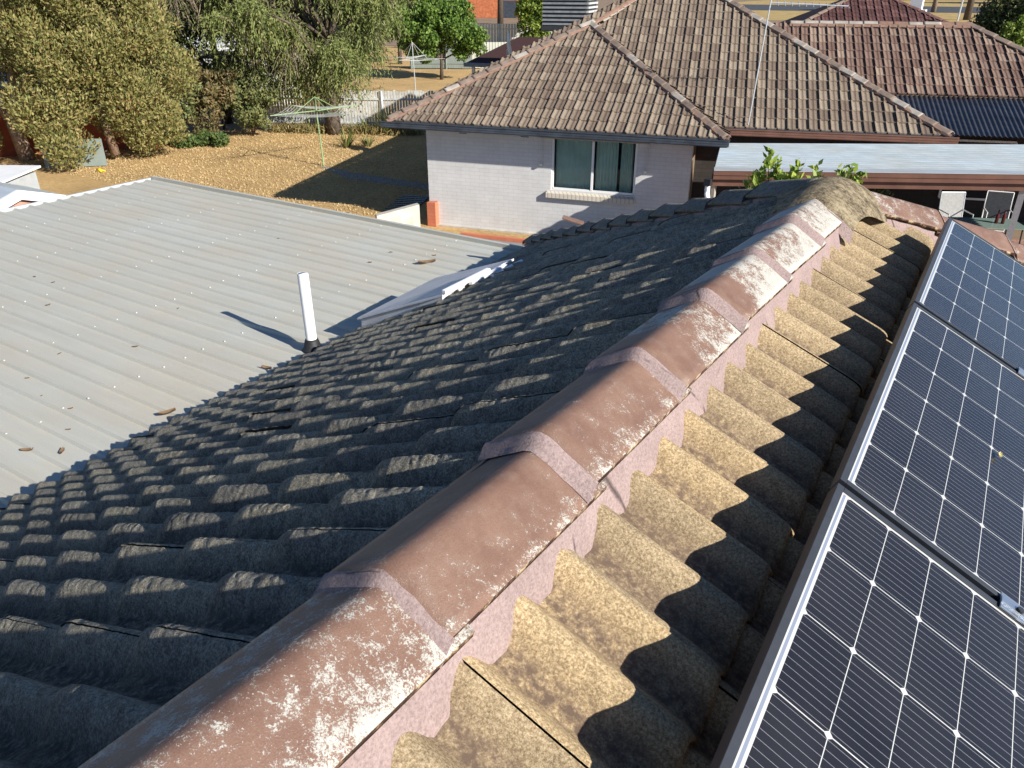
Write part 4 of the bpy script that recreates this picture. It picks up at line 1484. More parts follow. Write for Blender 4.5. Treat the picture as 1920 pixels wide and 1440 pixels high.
for k, (x, y) in enumerate(((0.02, 19.42), (0.14, 19.46))):
    b = MB(); b.tube([(0, 0, 0), (0, 0, 0.17), (0, 0, 0.21), (0, 0, 0.29)], [0.036, 0.036, 0.014, 0.013], 10)
    o = b.build('bottle', M['dark_red_wine'], None, True); o.location = (x, y, 0.73)
    tag(o, 'dark red bottle standing on the glass patio table', 'bottle', 'bottles on the patio table')
# ================================================================== PLANTS
def unit(v):
    return v / np.maximum(1e-9, np.linalg.norm(v, axis=-1, keepdims=True))


def leaves_on(centers, axes, length, width, jitter=0.3, face=None):
    """one pointed four-corner leaf per centre along its axis"""
    n = len(centers)
    ax = unit(axes)
    rnd = unit(rng.normal(size=(n, 3)))
    sd = unit(np.cross(ax, rnd if face is None else face + rnd * 0.75))
    L = length * rng.uniform(1 - jitter, 1 + jitter, (n, 1)); W = width * rng.uniform(1 - jitter, 1 + jitter, (n, 1))
    v = np.stack([centers - ax * L * 0.5, centers + sd * W * 0.5 - ax * L * 0.08, centers + ax * L * 0.5, centers - sd * W * 0.5 - ax * L * 0.08], 1)
    f = np.arange(n * 4).reshape(n, 4)
    return v.reshape(-1, 3), f


def blob_points(blobs, n, lo=0.72, hi=1.06, zmin=None, clump=0.0):
    """points spread through the outer shell of ellipsoids; returns positions and outward directions"""
    vol = np.array([b[1][0] * b[1][1] + b[1][1] * b[1][2] + b[1][0] * b[1][2] for b in blobs], float)
    cnt = rng.multinomial(n, vol / vol.sum())
    P, D = [], []
    for (c, r), k in zip(blobs, cnt):
        u = unit(rng.normal(size=(k, 3)))
        rad = rng.uniform(lo, hi, (k, 1))
        if clump:
            # lumpy surface: radius varies smoothly with direction
            ph_ = rng.uniform(0, 6.28, 6); fr_ = rng.uniform(2.5, 6.0, (6, 3)) * rng.choice([-1, 1], (6, 3))
            w_ = np.sin(u @ fr_.T + ph_).sum(1, keepdims=True) / 3.0
            rad = rad * (1 + clump * w_)
        P.append(np.array(c) + u * np.array(r) * rad)
        D.append(unit(u / np.array(r)))
    P = np.concatenate(P); D = np.concatenate(D)
    if zmin is not None:
        m = P[:, 2] > zmin
        P, D = P[m], D[m]
    return P, D


def clumps(blobs, k, r0, r1, flat=0.8):
    out = []
    for c, r in blobs:
        c = np.array(c); r = np.array(r)
        n_ = max(4, int(k * (r[0] * r[1] + r[1] * r[2] + r[0] * r[2]) / 3))
        u = unit(rng.normal(size=(n_, 3)))
        for q in u:
            rr = rng.uniform(r0, r1)
            out.append((tuple(c + q * (r - rr * 0.55)), (rr, rr, rr * flat)))
    return out


def crown(name, parent, blobs, n, length, width, mat, up=0.5, out=0.8, rand=0.7, lo=0.72, hi=1.06, zmin=0.03, clump=0.12):
    P, D = blob_points(blobs, n, lo, hi, zmin, clump)
    ax = D * out + np.array([0, 0, up]) + rng.normal(size=P.shape) * rand
    v, f = leaves_on(P, ax, length, width, 0.3, D + np.array([0.25, -0.1, 0.25]))
    return mesh(name, v, f, mat, parent)


def branches(name, parent, base, forks, mat, r0):
    """trunk and limbs: each fork is a list of points with radii taken along it"""
    b = MB()
    for pts, ra, rb in forks:
        n = len(pts)
        b.tube(pts, [ra + (rb - ra) * i / (n - 1) for i in range(n)], 8)
    return b.build(name, mat, parent, True)


# --- big olive-green tree on the left
ot = empty('dense_tree', (-26.6, 15.0, 0), 0, 'big dense olive green tree with bronze leaf tips at the left edge, red brick behind', 'tree')
rt_ = np.array([0.844, 0.536, 0]); hd_ = np.array([-0.536, 0.844, 0])
def rel(a, b_, z):  # metres to the right / away / up as seen from the roof
    return tuple(rt_ * a + hd_ * b_ + np.array([0, 0, z]))
ol = [(rel(-0.4, 0.6, 5.6), (3.3, 3.2, 2.6)), (rel(1.0, 0.2, 4.3), (2.4, 2.2, 2.0)), (rel(-2.4, 0.3, 4.4), (2.0, 2.0, 2.1)), (rel(0.3, -0.6, 3.6), (2.1, 1.8, 1.5)),
      (rel(2.35, 0.4, 3.1), (1.5, 1.5, 1.6)), (rel(2.0, -0.2, 1.7), (1.3, 1.2, 1.2)), (rel(2.4, 0.2, 0.9), (1.0, 0.9, 0.72)), (rel(0.0, -1.7, 1.75), (1.25, 1.1, 1.05)), (rel(0.3, -1.9, 0.8), (0.95, 0.75, 0.66)),
      (rel(-3.0, -0.9, 2.3), (0.9, 1.0, 1.3)), (rel(-3.1, -1.3, 1.0), (0.75, 0.8, 0.9)), (rel(-1.0, 0.8, 7.6), (2.4, 2.4, 1.6)), (rel(1.7, 0.3, 5.9), (1.8, 1.8, 1.7)), (rel(-2.9, -0.2, 6.4), (1.6, 1.6, 1.8)), (rel(1.2, -0.9, 2.75), (1.2, 1.1, 0.85)), (rel(0.4, 0.2, 7.4), (2.0, 2.0, 1.5))]
M['olive'] = leaf_mat('olive_leaf', [(0.09, 0.115, 0.035), (0.19, 0.20, 0.06), (0.29, 0.28, 0.095), (0.38, 0.34, 0.13), (0.39, 0.29, 0.125), (0.25, 0.25, 0.075)], 0.35)
crown('crown', ot, clumps(ol, 13, 0.38, 0.72) + [(c, tuple(np.array(r) * 0.88)) for c, r in ol], 190000, 0.125, 0.05, M['olive'], 0.75, 0.8, 0.55, 0.7, 1.05, 0.1, 0.05)
branches('trunk', ot, None, [([rel(-1.9, -0.3, 0), rel(-2.0, -0.4, 1.2), rel(-1.7, -0.2, 2.6), rel(-1.0, 0.2, 4.2)], 0.26, 0.13),
                             ([rel(-2.0, -0.4, 1.2), rel(-2.7, -0.5, 2.6), rel(-3.0, -0.3, 4.0)], 0.16, 0.08),
                             ([rel(1.1, -0.3, 0.2), rel(1.05, -0.5, 1.5), rel(0.95, -0.4, 2.6), rel(0.5, 0, 4.0)], 0.15, 0.09),
                             ([rel(-3.9, -0.8, 0), rel(-3.95, -0.9, 2.0), rel(-3.6, -0.6, 3.6)], 0.16, 0.09)], M['bark_pale'], 0.3)
# red brick building behind it
rb = empty('brick_shed', (-28.6, 15.6, 0), 0, 'red brick outbuilding half hidden behind the big olive tree', 'shed')
b = MB(); b.box((-0.6, 0, 0.85), (5.4, 0.22, 1.7)); o = b.build('wall', M['brick_red'], rb); o.rotation_euler = (0, 0, math.atan2(0.72, 0.55)); o.location = (0.9, 0.3, 0)
b = MB(); b.box((0, 0, 1.1), (0.22, 4.0, 2.2)); o = b.build('wall', M['brick_red'], rb); o.location = (-2.3, -0.2, 0); o.rotation_euler = (0, 0, math.atan2(0.72, 0.55))
b = MB(); b.box((-1.6, 1.4, 2.28), (7.2, 5.0, 0.1)); o = b.build('roof', M['shed'], rb); o.rotation_euler = (0, 0, math.atan2(0.72, 0.55))
tw = mesh('wire_fence', *(lambda m: (m.v, m.f))(MB().bar((-26.2, 13.3, 0.45), (-24.9, 14.6, 0.45), 0.01, 0.85)), M['fence_shadow']); tag(tw, 'short dark mesh fence panel between the silver shed and the olive tree', 'fence')

# --- drooping tree in the middle
M['pepper'] = leaf_mat('drooping_leaf', [(0.10, 0.13, 0.04), (0.18, 0.23, 0.07), (0.27, 0.31, 0.10), (0.35, 0.35, 0.13), (0.21, 0.26, 0.08)], 0.4)
M['twig'] = leaf_mat('bare_twig', [(0.22, 0.17, 0.12), (0.32, 0.25, 0.18), (0.16, 0.12, 0.09)], 0.0, 0.9)
wt = empty('weeping_tree', (-22.9, 23.0, 0), 0, 'tall weeping tree with hanging light green sprays and brown twigs behind the green clothesline', 'tree')
limbs = []
tips = []
tp = [rel(0, 0, 0), rel(-0.05, 0, 1.0), rel(0.05, 0.0, 2.2), rel(0.1, 0.1, 3.4)]
limbs.append((tp, 0.30, 0.17))
for k in range(44):
    while True:
        q_ = rng.uniform(-1, 1, 3)
        if 0.25 < (q_ ** 2).sum() < 1: break
    a, bb, z = -1.5 + 4.9 * q_[0], 0.1 + 2.0 * q_[1], 4.8 + 3.4 * q_[2]
    if z < 2.4: z = 2.4 + rng.uniform(0, .6)
    s0 = 1 if z < 3 else (2 if z < 4.5 else 3)
    s_a = np.array(tp[s0]); e = np.array(rel(a, bb, z)); m_ = s_a * 0.5 + e * 0.5 + np.array([0, 0, 0.35 + rng.uniform(0, .5)])
    m1 = s_a * 0.75 + m_ * 0.25 + rng.normal(0, .12, 3)
    limbs.append(([tuple(s_a), tuple(m1), tuple(m_), tuple(m_ * 0.45 + e * 0.55 + rng.normal(0, .12, 3)), tuple(e)], rng.uniform(0.06, 0.12), 0.02))
    for t in np.linspace(0.5, 1.05, 3):
        tips.append(s_a * (1 - t) + e * t + np.array([0, 0, 0.5 * math.sin(math.pi * min(1, t))]))
branches('trunk', wt, None, limbs, M['bark'], 0.3)
# arching sprays that start at a limb and fall
cs, axs = [], []
tcs, taxs = [], []
tips = np.array(tips)
dense = rng.uniform(0.35, 1.6, len(tips)); dense /= dense.sum()
bareness = rng.random(len(tips)) < 0.16
for i in range(5200):
    ti = rng.choice(len(tips), p=dense)
    c = tips[ti] + rng.normal(0, 0.16, 3)
    a = rng.uniform(0, 6.28); Ls = rng.uniform(0.35, 1.0); fall = rng.uniform(0.5, 1.35) * (1.5 if rng.random() < 0.2 else 1)
    n = int(12 + 13 * Ls)
    t = np.linspace(0.08, 1, n)[:, None]
    hdir = np.array([math.cos(a), math.sin(a), 0])
    pts = c + hdir * Ls * 0.95 * t + np.array([0, 0, 1]) * (0.55 * Ls * t - (fall + 0.5 * Ls) * t ** 2)
    tan_ = np.gradient(pts, axis=0)
    ok = pts[:, 2] > 0.5
    pts, tan_ = pts[ok], unit(tan_[ok])
    if len(pts) < 2: continue
    if bareness[ti] or rng.random() < 0.05:
        tcs.append(pts); taxs.append(tan_ + rng.normal(0, .25, pts.shape))
    else:
        cs.append(pts + rng.normal(0, 0.03, pts.shape)); axs.append(tan_ + rng.normal(0, 0.45, pts.shape))
v, f = leaves_on(np.concatenate(cs), np.concatenate(axs), 0.15, 0.042, 0.4)
mesh('crown', v, f, M['pepper'], wt)
v, f = leaves_on(np.concatenate(tcs), np.concatenate(taxs), 0.20, 0.018)
mesh('bare_twigs', v, f, M['twig'], wt)

# darker tree mass between the two
M['dgreen'] = leaf_mat('dark_leaf', [(0.03, 0.05, 0.02), (0.065, 0.09, 0.03), (0.11, 0.135, 0.045), (0.17, 0.165, 0.055)], 0.25)
dt = empty('leafy_tree', (-28.6, 22.6, 0), 0, 'tall dark green tree between the olive tree and the weeping tree', 'tree')
crown('crown', dt, [(rel(-1.6, 0, 4.2), (1.7, 1.5, 1.8)), (rel(0.3, 0.3, 5.0), (1.8, 1.5, 1.8)), (rel(1.5, 0.5, 3.6), (1.5, 1.2, 1.4)), (rel(-0.6, 0.6, 6.6), (2.6, 1.8, 1.6)), (rel(-2.6, -0.6, 2.8), (1.2, 1, 1.4))], 16000, 0.24, 0.09, M['dgreen'], 0.2, 0.7, 0.8, 0.5, 1.1, 0.2, 0.2)
branches('trunk', dt, None, [([rel(0, 0, 0), rel(-0.1, 0, 2), rel(-0.3, 0.1, 4.5)], 0.2, 0.1), ([rel(-0.1, 0, 1.6), rel(-1.5, -0.2, 3.6)], 0.1, 0.05), ([rel(-0.1, 0, 1.8), rel(1.3, 0.2, 3.6)], 0.1, 0.05)], M['bark'], 0.2)

# shrubs along the back of the yard
M['shrub1'] = leaf_mat('shrub_leaf', [(0.06, 0.085, 0.03), (0.13, 0.16, 0.055), (0.21, 0.22, 0.08), (0.28, 0.26, 0.10)], 0.22)
M['shrub2'] = leaf_mat('rusty_shrub_leaf', [(0.06, 0.075, 0.03), (0.13, 0.13, 0.05), (0.21, 0.13, 0.06), (0.26, 0.20, 0.09), (0.12, 0.13, 0.045)], 0.2)
M['shrub3'] = leaf_mat('low_green_leaf', [(0.04, 0.075, 0.02), (0.09, 0.14, 0.04), (0.14, 0.18, 0.05)], 0.25)
def shrub(name, loc, blobs, n, mat, lab, ln=0.16, wd=0.06, cat='shrub', group=None, up=0.4):
    s = empty(name, loc, 0, lab, cat, group)
    crown('foliage', s, clumps(blobs, 14, 0.16, 0.36) + [(c_, tuple(np.array(r_) * 0.75)) for c_, r_ in blobs], n, ln, wd, mat, up, 0.7, 0.7, 0.6, 1.06, 0.02, 0.08)
    fk = [([(0, 0, 0), tuple(np.array(bc[0]) * 0.55), tuple(np.array(bc[0]) * 0.95)], 0.035, 0.01) for bc in blobs[:4]]
    branches('stem', s, None, fk, M['bark'], 0.03)
    return s
shrub('shrub', (-26.9, 18.3, 0), [(rel(0, 0, 1.0), (1.1, 1.0, 1.0)), (rel(-0.6, 0.2, 1.9), (0.9, 0.9, 0.8)), (rel(0.7, 0.3, 1.7), (0.8, 0.8, 0.9))], 6500, M['shrub1'], 'rounded green shrub next to the olive tree at the edge of the dry lawn')
shrub('shrub', (-26.1, 19.6, 0), [(rel(0, 0, 1.0), (0.9, 0.8, 1.0)), (rel(0.4, 0.4, 1.9), (0.9, 0.8, 0.8)), (rel(-0.6, 0.3, 2.0), (0.7, 0.7, 0.7))], 6000, M['shrub2'], 'rust tinged bushy shrub in the middle of the row behind the lawn')
shrub('shrub', (-25.3, 21.0, 0), [(rel(0, 0, 0.9), (0.9, 0.8, 0.9)), (rel(0.6, 0.2, 1.6), (0.7, 0.7, 0.8)), (rel(-0.4, 0.4, 1.9), (0.8, 0.7, 0.7))], 6000, M['shrub1'], 'dark green shrub at the fence end of the row, left of the clothesline')
shrub('shrub', (-25.6, 18.3, 0), [(rel(0, 0, 0.22), (0.9, 0.5, 0.26)), (rel(0.9, 0.1, 0.25), (0.6, 0.4, 0.28))], 3500, M['shrub3'], 'low spreading bright green ground plant along the lawn edge', 0.12, 0.07)
shrub('shrub', (-27.4, 21.3, 0), [(rel(0, 0, 1.6), (1.3, 1.0, 1.3)), (rel(0.9, 0.2, 2.2), (0.9, 0.8, 0.9))], 6000, M['dgreen'], 'tall dark shrub behind the row of shrubs, under the dark tree')
# strappy clumps
M['strap'] = leaf_mat('strap_leaf', [(0.06, 0.10, 0.02), (0.13, 0.18, 0.04), (0.22, 0.24, 0.07), (0.30, 0.26, 0.10)], 0.25)
def strap_clump(loc, n, L, lab):
    s = empty('strap_plant', loc, 0, lab, 'plant', None)
    vs = []; fs = []
    for i in range(n):
        a = rng.uniform(0, 6.28); tilt = rng.uniform(0.15, 1.0); l = L * rng.uniform(0.6, 1.1)
        d = np.array([math.cos(a) * tilt, math.sin(a) * tilt, 1.0]); d /= np.linalg.norm(d)
        sd = np.array([-math.sin(a), math.cos(a), 0]) * 0.016
        p0 = np.array([math.cos(a), math.sin(a), 0]) * 0.08
        pts = [p0, p0 + d * l * 0.5, p0 + d * l * 0.85 + np.array([0, 0, -0.10 * l]), p0 + d * l + np.array([math.cos(a), math.sin(a), 0]) * 0.12 - np.array([0, 0, 0.25 * l * tilt])]
        o = len(vs)
        for j, p in enumerate(pts):
            w_ = [0.8, 1.0, 0.7, 0.08][j]
            vs += [p - sd * w_, p + sd * w_]
        for j in range(3):
            fs.append((o + 2 * j, o + 2 * j + 1, o + 2 * j + 3, o + 2 * j + 2))
    mesh('blades', vs, fs, M['strap'], s)
strap_clump((-20.5, 21.1, 0), 60, 0.75, 'yellowish strappy clump on the lawn near the weeping tree')
strap_clump((-20.0, 21.7, 0), 40, 0.55, 'small strappy clump behind the yellowish one')
strap_clump((-21.0, 24.0, 0), 90, 1.2, 'tall green strappy clump against the fence below the roof corner')
strap_clump((-21.9, 23.6, 0), 40, 0.7, 'low strappy clump at the fence beside the tall green one')
# weeds along the fence and grass over the lawn
n = 22000
gx = rng.uniform(-28, -13.5, n); gy = rng.uniform(13.2, 25.0, n)
keep = (gy < 24.9 - (gx + 20) * -0.42) & (gy < 22.8 + (gx + 25) * 0.45) & ((gx < -13.0))
gp = np.stack([gx, gy, np.full(n, 0.03)], 1)[keep]
v, f = leaves_on(gp, np.array([0, 0, 0.7]) + rng.normal(0, 0.6, gp.shape), 0.075, 0.022)
M['straw'] = leaf_mat('straw_blade', [(0.46, 0.33, 0.16), (0.56, 0.42, 0.21), (0.64, 0.50, 0.27), (0.38, 0.26, 0.13)], 0.2, 0.9)
go = mesh('dry_grass', v, f, M['straw']); tag(go, 'short straw coloured dry grass blades over the yard', 'grass', None, 'stuff')
n = 2600
s_ = rng.uniform(0, 1, n)
wp_ = np.stack([-25.4 + 5.6 * s_, 22.3 + 2.5 * s_ + rng.normal(0, 0.18, n) - 0.25, rng.uniform(0.02, 0.3, n)], 1)
v, f = leaves_on(wp_, np.array([0, 0, 1.0]) + rng.normal(0, 0.5, wp_.shape), 0.34, 0.03)
go = mesh('weeds', v, f, leaf_mat('weed_blade', [(0.20, 0.16, 0.06), (0.36, 0.26, 0.11), (0.14, 0.16, 0.05), (0.45, 0.33, 0.16)], 0.2, 0.9)); tag(go, 'straggly dry weeds along the foot of the paling fence', 'weeds', None, 'stuff')

# leafy bright shrub behind the near roof hip
M['bright'] = leaf_mat('glossy_bright_leaf', [(0.13, 0.22, 0.03), (0.26, 0.36, 0.05), (0.40, 0.48, 0.09), (0.09, 0.17, 0.03)], 0.35, 0.4)
bs_ = empty('citrus_shrub', (-2.3, 10.1, 0.0), 0, 'bright yellow green leafy shrub sprouting behind the end of the near tiled ridge', 'shrub')
Pb = []; Ab = []; stm = []
for (x, z, k) in ((-2.61, 3.42, 30), (-2.50, 3.30, 24), (-2.21, 3.34, 22), (-2.30, 3.18, 26), (-2.04, 3.26, 16), (-1.95, 3.18, 14), (-1.72, 3.30, 16), (-1.60, 3.33, 18), (-1.50, 3.28, 14), (-2.72, 3.12, 22), (-2.42, 3.12, 30), (-2.2, 3.05, 30), (-2.6, 3.0, 30), (-2.0, 3.02, 22), (-2.85, 3.0, 14), (-1.66, 3.12, 14)):
    tip = np.array([x + 2.3, rng.normal(0, .12), z + 0.06]); base = np.array([tip[0] * 0.5, 0.0, 2.1])
    stm.append(([tuple(base), tuple(base * 0.5 + tip * 0.5 + np.array([0.02, 0, 0.03])), tuple(tip)], 0.011, 0.004))
    for i in range(int(k * 2.6)):
        t = 1 - rng.uniform(0, 1) ** 1.3 * 0.5
        Pb.append(base * (1 - t) + tip * t + rng.normal(0, 0.035, 3)); Ab.append(unit(rng.normal(0, 0.8, 3) + np.array([0, 0, 0.9])))
stm.append(([(0, 0, 0), (0.02, 0, 1.0), (0, 0, 2.2)], 0.05, 0.03))
v, f = leaves_on(np.array(Pb), np.array(Ab), 0.115, 0.055)
mesh('foliage', v, f, M['bright'], bs_)
P_, D_ = blob_points([((-0.2, 0, 2.45), (0.55, 0.45, 0.75)), ((0.5, 0.1, 2.3), (0.5, 0.5, 0.75))], 1800, 0.5, 1.05)
v, f = leaves_on(P_, D_ + rng.normal(0, .6, P_.shape), 0.10, 0.045)
mesh('foliage', v, f, M['bright'], bs_)
branches('stem', bs_, None, stm, M['bark'], 0.05)
# dark planting on the patio edge
shrub('flower_bush', (-1.55, 17.6, 0), [((0, 0, 0.55), (0.55, 0.45, 0.5)), ((0.5, 0.15, 0.5), (0.45, 0.4, 0.42)), ((-0.6, -0.1, 0.6), (0.5, 0.4, 0.5))], 2600, M['dgreen'], 'dark green bush with tiny pale flowers under the patio roof', 0.10, 0.05)
shrub('vine', (-2.3, 17.7, 0), [((0, 0, 1.4), (0.35, 0.3, 0.7)), ((0.2, 0, 0.7), (0.4, 0.3, 0.7))], 1800, M['dgreen'], 'dark climbing vine beside the patio wall', 0.10, 0.05, 'vine')

# --- trees in the yards beyond
M['citrus'] = leaf_mat('citrus_leaf', [(0.04, 0.08, 0.015), (0.08, 0.155, 0.025), (0.15, 0.24, 0.04), (0.22, 0.31, 0.06)], 0.25)
M['lime'] = leaf_mat('lime_leaf', [(0.05, 0.09, 0.015), (0.13, 0.20, 0.03), (0.24, 0.32, 0.05), (0.32, 0.38, 0.08)], 0.3)
def tree(name, loc, blobs, n, ln, wd, mat, lab, trunk_r, up=0.3, bark='bark', group=None, lo=0.6):
    t = empty(name, loc, 0, lab, 'tree', group)
    crown('crown', t, clumps(blobs, 9, blobs[0][1][0] * 0.22, blobs[0][1][0] * 0.42) + [(c_, tuple(np.array(r_) * 0.75)) for c_, r_ in blobs], n, ln, wd, mat, up, 0.7, 0.7, lo, 1.05, 0.1, 0.05)
    zc = min(b_[0][2] for b_ in blobs)
    top = np.mean([np.array(b_[0]) for b_ in blobs], axis=0)
    fk = [([(0, 0, 0), (0.05, 0.02, zc * 0.6), tuple(top * np.array([0.4, 0.4, 0.9]))], trunk_r, trunk_r * 0.5)]
    for b_ in blobs[:6]:
        c = np.array(b_[0]); fk.append(([(0.03, 0.01, zc * 0.5), tuple(c * 0.5 + np.array([0, 0, zc * 0.2])), tuple(c)], trunk_r * 0.5, trunk_r * 0.15))
    branches('trunk', t, None, fk, M[bark], trunk_r)
    return t
tree('citrus_tree', (-30.9, 40.6, 0), [(rel(-0.9, 0, 2.5), (1.5, 1.4, 1.5)), (rel(1.0, 0.1, 2.7), (1.6, 1.4, 1.6)), (rel(0.1, 0.2, 3.7), (2.0, 1.5, 1.2)), (rel(1.9, -0.2, 2.2), (1.1, 0.9, 1.0)), (rel(-1.9, 0.1, 3.0), (1.3, 1.1, 1.4))], 24000, 0.19, 0.10, M['citrus'], 'round dark green citrus tree in front of the cream fence', 0.12)
tree('lime_tree', (-36.5, 60.5, 0), [(rel(0, 0, 2.2), (1.5, 1.3, 1.8)), (rel(0.6, 0, 3.6), (1.7, 1.4, 1.5)), (rel(-0.3, 0, 4.0), (1.4, 1.3, 1.3)), (rel(0.2, 0, 1.0), (1.3, 1.1, 1.0))], 12000, 0.26, 0.13, M['lime'], 'pale lime green tree beside the louvred roof cooler', 0.12)
tree('backyard_tree', (-39.5, 47.0, 0), [(rel(-1, 0, 3.4), (2.2, 1.8, 2.0)), (rel(1.3, 0, 4.2), (2.2, 1.8, 2.0)), (rel(-3.2, 0.3, 4.4), (2.2, 1.8, 2.2))], 14000, 0.28, 0.11, M['shrub1'], 'grey green yard tree between the weeping tree and the citrus tree', 0.16)
tree('gum_tree', (-66.2, 101.2, 0), [(rel(-2, 0, 10.5), (4, 3.5, 2.5)), (rel(2, 1, 11.5), (4, 3.5, 2.5)), (rel(0, 0, 13), (4, 4, 3))], 9000, 0.6, 0.2, M['dgreen'], 'tall thick trunked gum tree in front of the orange brick building', 0.45)
tree('bushy_tree', (-63, 82, 0), [(rel(0, 0, 4.5), (3.2, 2.8, 2.6)), (rel(2.2, 0, 3.2), (2.0, 1.8, 2.2)), (rel(-3, 0, 5), (3, 2.5, 2.5)), (rel(-5.5, 0, 4), (3, 2.5, 3))], 14000, 0.4, 0.16, M['shrub1'], 'grey green tree behind the citrus tree near the top edge', 0.25)
tree('street_tree', (-2.2, 88, 0), [(rel(0, 0, 3.0), (3.4, 3, 2.8)), (rel(2.4, 0, 4.2), (3, 2.8, 2.6)), (rel(-1.8, 0.5, 2.0), (2.2, 2, 1.8))], 16000, 0.36, 0.15, M['dgreen'], 'dark bushy tree in the top right corner by the road', 0.25)
tree('street_shrub', (-2.4, 84, 0), [(rel(-0.6, 0, 1.0), (1.2, 1.0, 1.3)), (rel(0.6, 0, 1.3), (1.1, 1, 1.6))], 5000, 0.34, 0.12, M['lime'], 'sunlit yellow green shrub at the foot of the dark corner tree', 0.08)
tree('verge_tree', (-20.5, 187, 0), [(rel(-1, 0, 9), (5, 4, 3)), (rel(3, 0, 10), (4, 4, 3))], 3500, 0.8, 0.35, M['dgreen'], 'pink barked street tree standing on the far verge', 0.5, 0.3, 'bark_pale')
tree('verge_tree', (-11.6, 151, 0), [(rel(0, 0, 9.5), (4.5, 4, 3)), (rel(3, 0, 10.5), (4, 4, 3))], 3500, 0.8, 0.35, M['dgreen'], 'dark trunked street tree at the near road edge', 0.55)
tree('verge_tree', (-46, 300, 0), [(rel(0, 0, 7), (9, 7, 5)), (rel(9, 0, 8), (8, 7, 6)), (rel(-10, 0, 8), (9, 7, 6))], 6000, 1.4, 0.6, M['dgreen'], 'farthest broad street tree across the road', 0.7)
tree('verge_tree', (-8, 270, 0), [(rel(0, 0, 7), (9, 7, 5)), (rel(9, 0, 8), (8, 7, 6)), (rel(18, 0, 7), (9, 7, 6))], 6000, 1.4, 0.6, M['dgreen'], 'broad tree on the far side of the road behind the dark trunk', 0.7)
for (x, y, h, lab) in ((-12.4, 146.0, 12, 'thin pale street pole leaning a little, beside the dark trunked tree'), (-30.0, 205, 14, 'thin pale street pole standing across the road, left of the pink tree')):
    b = MB(); b.tube([(0, 0, 0), (0.25, 0, h)], [0.13, 0.09], 8); o = b.build('street_pole', M['galv']); o.location = (x, y, 0); tag(o, lab, 'pole')

# ================================================================== YARD THINGS
def hoist(loc, r, h, rz, mat, lab, tall=0.42, lines=5):
    t = empty('clothes_hoist', loc, rz, lab, 'clothesline')
    b = MB(); b.tube([(0, 0, 0), (-0.02, 0.0, h * 0.5), (-0.05, 0, h)], [0.030, 0.026, 0.022], 8); b.tube([(-0.05, 0, h), (-0.05, 0, h + tall)], 0.022, 6); b.build('post', mat, t)
    for k in range(4):
        a = k * math.pi / 2
        dx, dy = math.cos(a), math.sin(a)
        b = MB(); b.tube([(-0.05, 0, h), (-0.05 + dx * r, dy * r, h + 0.02)], 0.017, 6)
        b.tube([(-0.05, 0, h + tall), (-0.05 + dx * r * 0.45, dy * r * 0.45, h + 0.02)], 0.011, 5)
        b.build('arm', mat, t)
    b = MB()
    for j in range(lines):
        rr = r * (0.5 + 0.5 * (j + 0.6) / (lines))
        for k in range(4):
            a0, a1 = k * math.pi / 2, (k + 1) * math.pi / 2
            p0 = V(-0.05 + math.cos(a0) * rr, math.sin(a0) * rr, h + 0.025); p1 = V(-0.05 + math.cos(a1) * rr, math.sin(a1) * rr, h + 0.025)
            mid = p0.lerp(p1, 0.5) - V(0, 0, 0.06)
            b.tube([p0, p0.lerp(p1, .25) - V(0, 0, .045), mid, p0.lerp(p1, .75) - V(0, 0, .045), p1], 0.005, 4)
    b.build('line', M['wire'], t)
    return t
hoist((-18.99, 18.42, 0), 1.62, 1.72, R(78), M['green_paint'], 'light green rotary clothesline standing on the dry lawn')
hoist((-27.3, 33.6, 0), 1.75, 1.85, R(15), M['galv'], 'silver rotary clothesline in the yard beyond the paling fence', 0.75, 4)
ty = MB(); ty.tube([(-0.12, 0, 0.05), (0.0, 0.02, 0.06), (0.12, -0.02, 0.04)], [0.05, 0.06, 0.03], 8); ty.tube([(0.02, 0, 0.06), (0.12, 0.12, 0.03)], 0.03, 6)
o = ty.build('toy', M['yellow'], None, True); o.location = (-24.3, 13.95, 0); tag(o, 'small yellow plastic toy lying on the dry lawn near the olive tree', 'toy')

# silver shed, lower left of the yard
sh = empty('garden_shed', (-17.0, 8.4, 0), R(30), 'small silver sheet metal shed at the left edge of the yard', 'shed')
b = MB(); b.box((-1.5, -1.1, 0.93), (3.0, 2.2, 1.86)); b.build('wall', M['shed'], sh)
b = MB(); b.hexa([(-3.1, -2.3, 1.86), (0.08, -2.3, 1.86), (0.08, 0.1, 1.93), (-3.1, 0.1, 1.93), (-3.1, -2.3, 1.90), (0.08, -2.3, 1.90), (0.08, 0.1, 1.97), (-3.1, 0.1, 1.97)]); b.build('roof', M['white_paint'], sh)
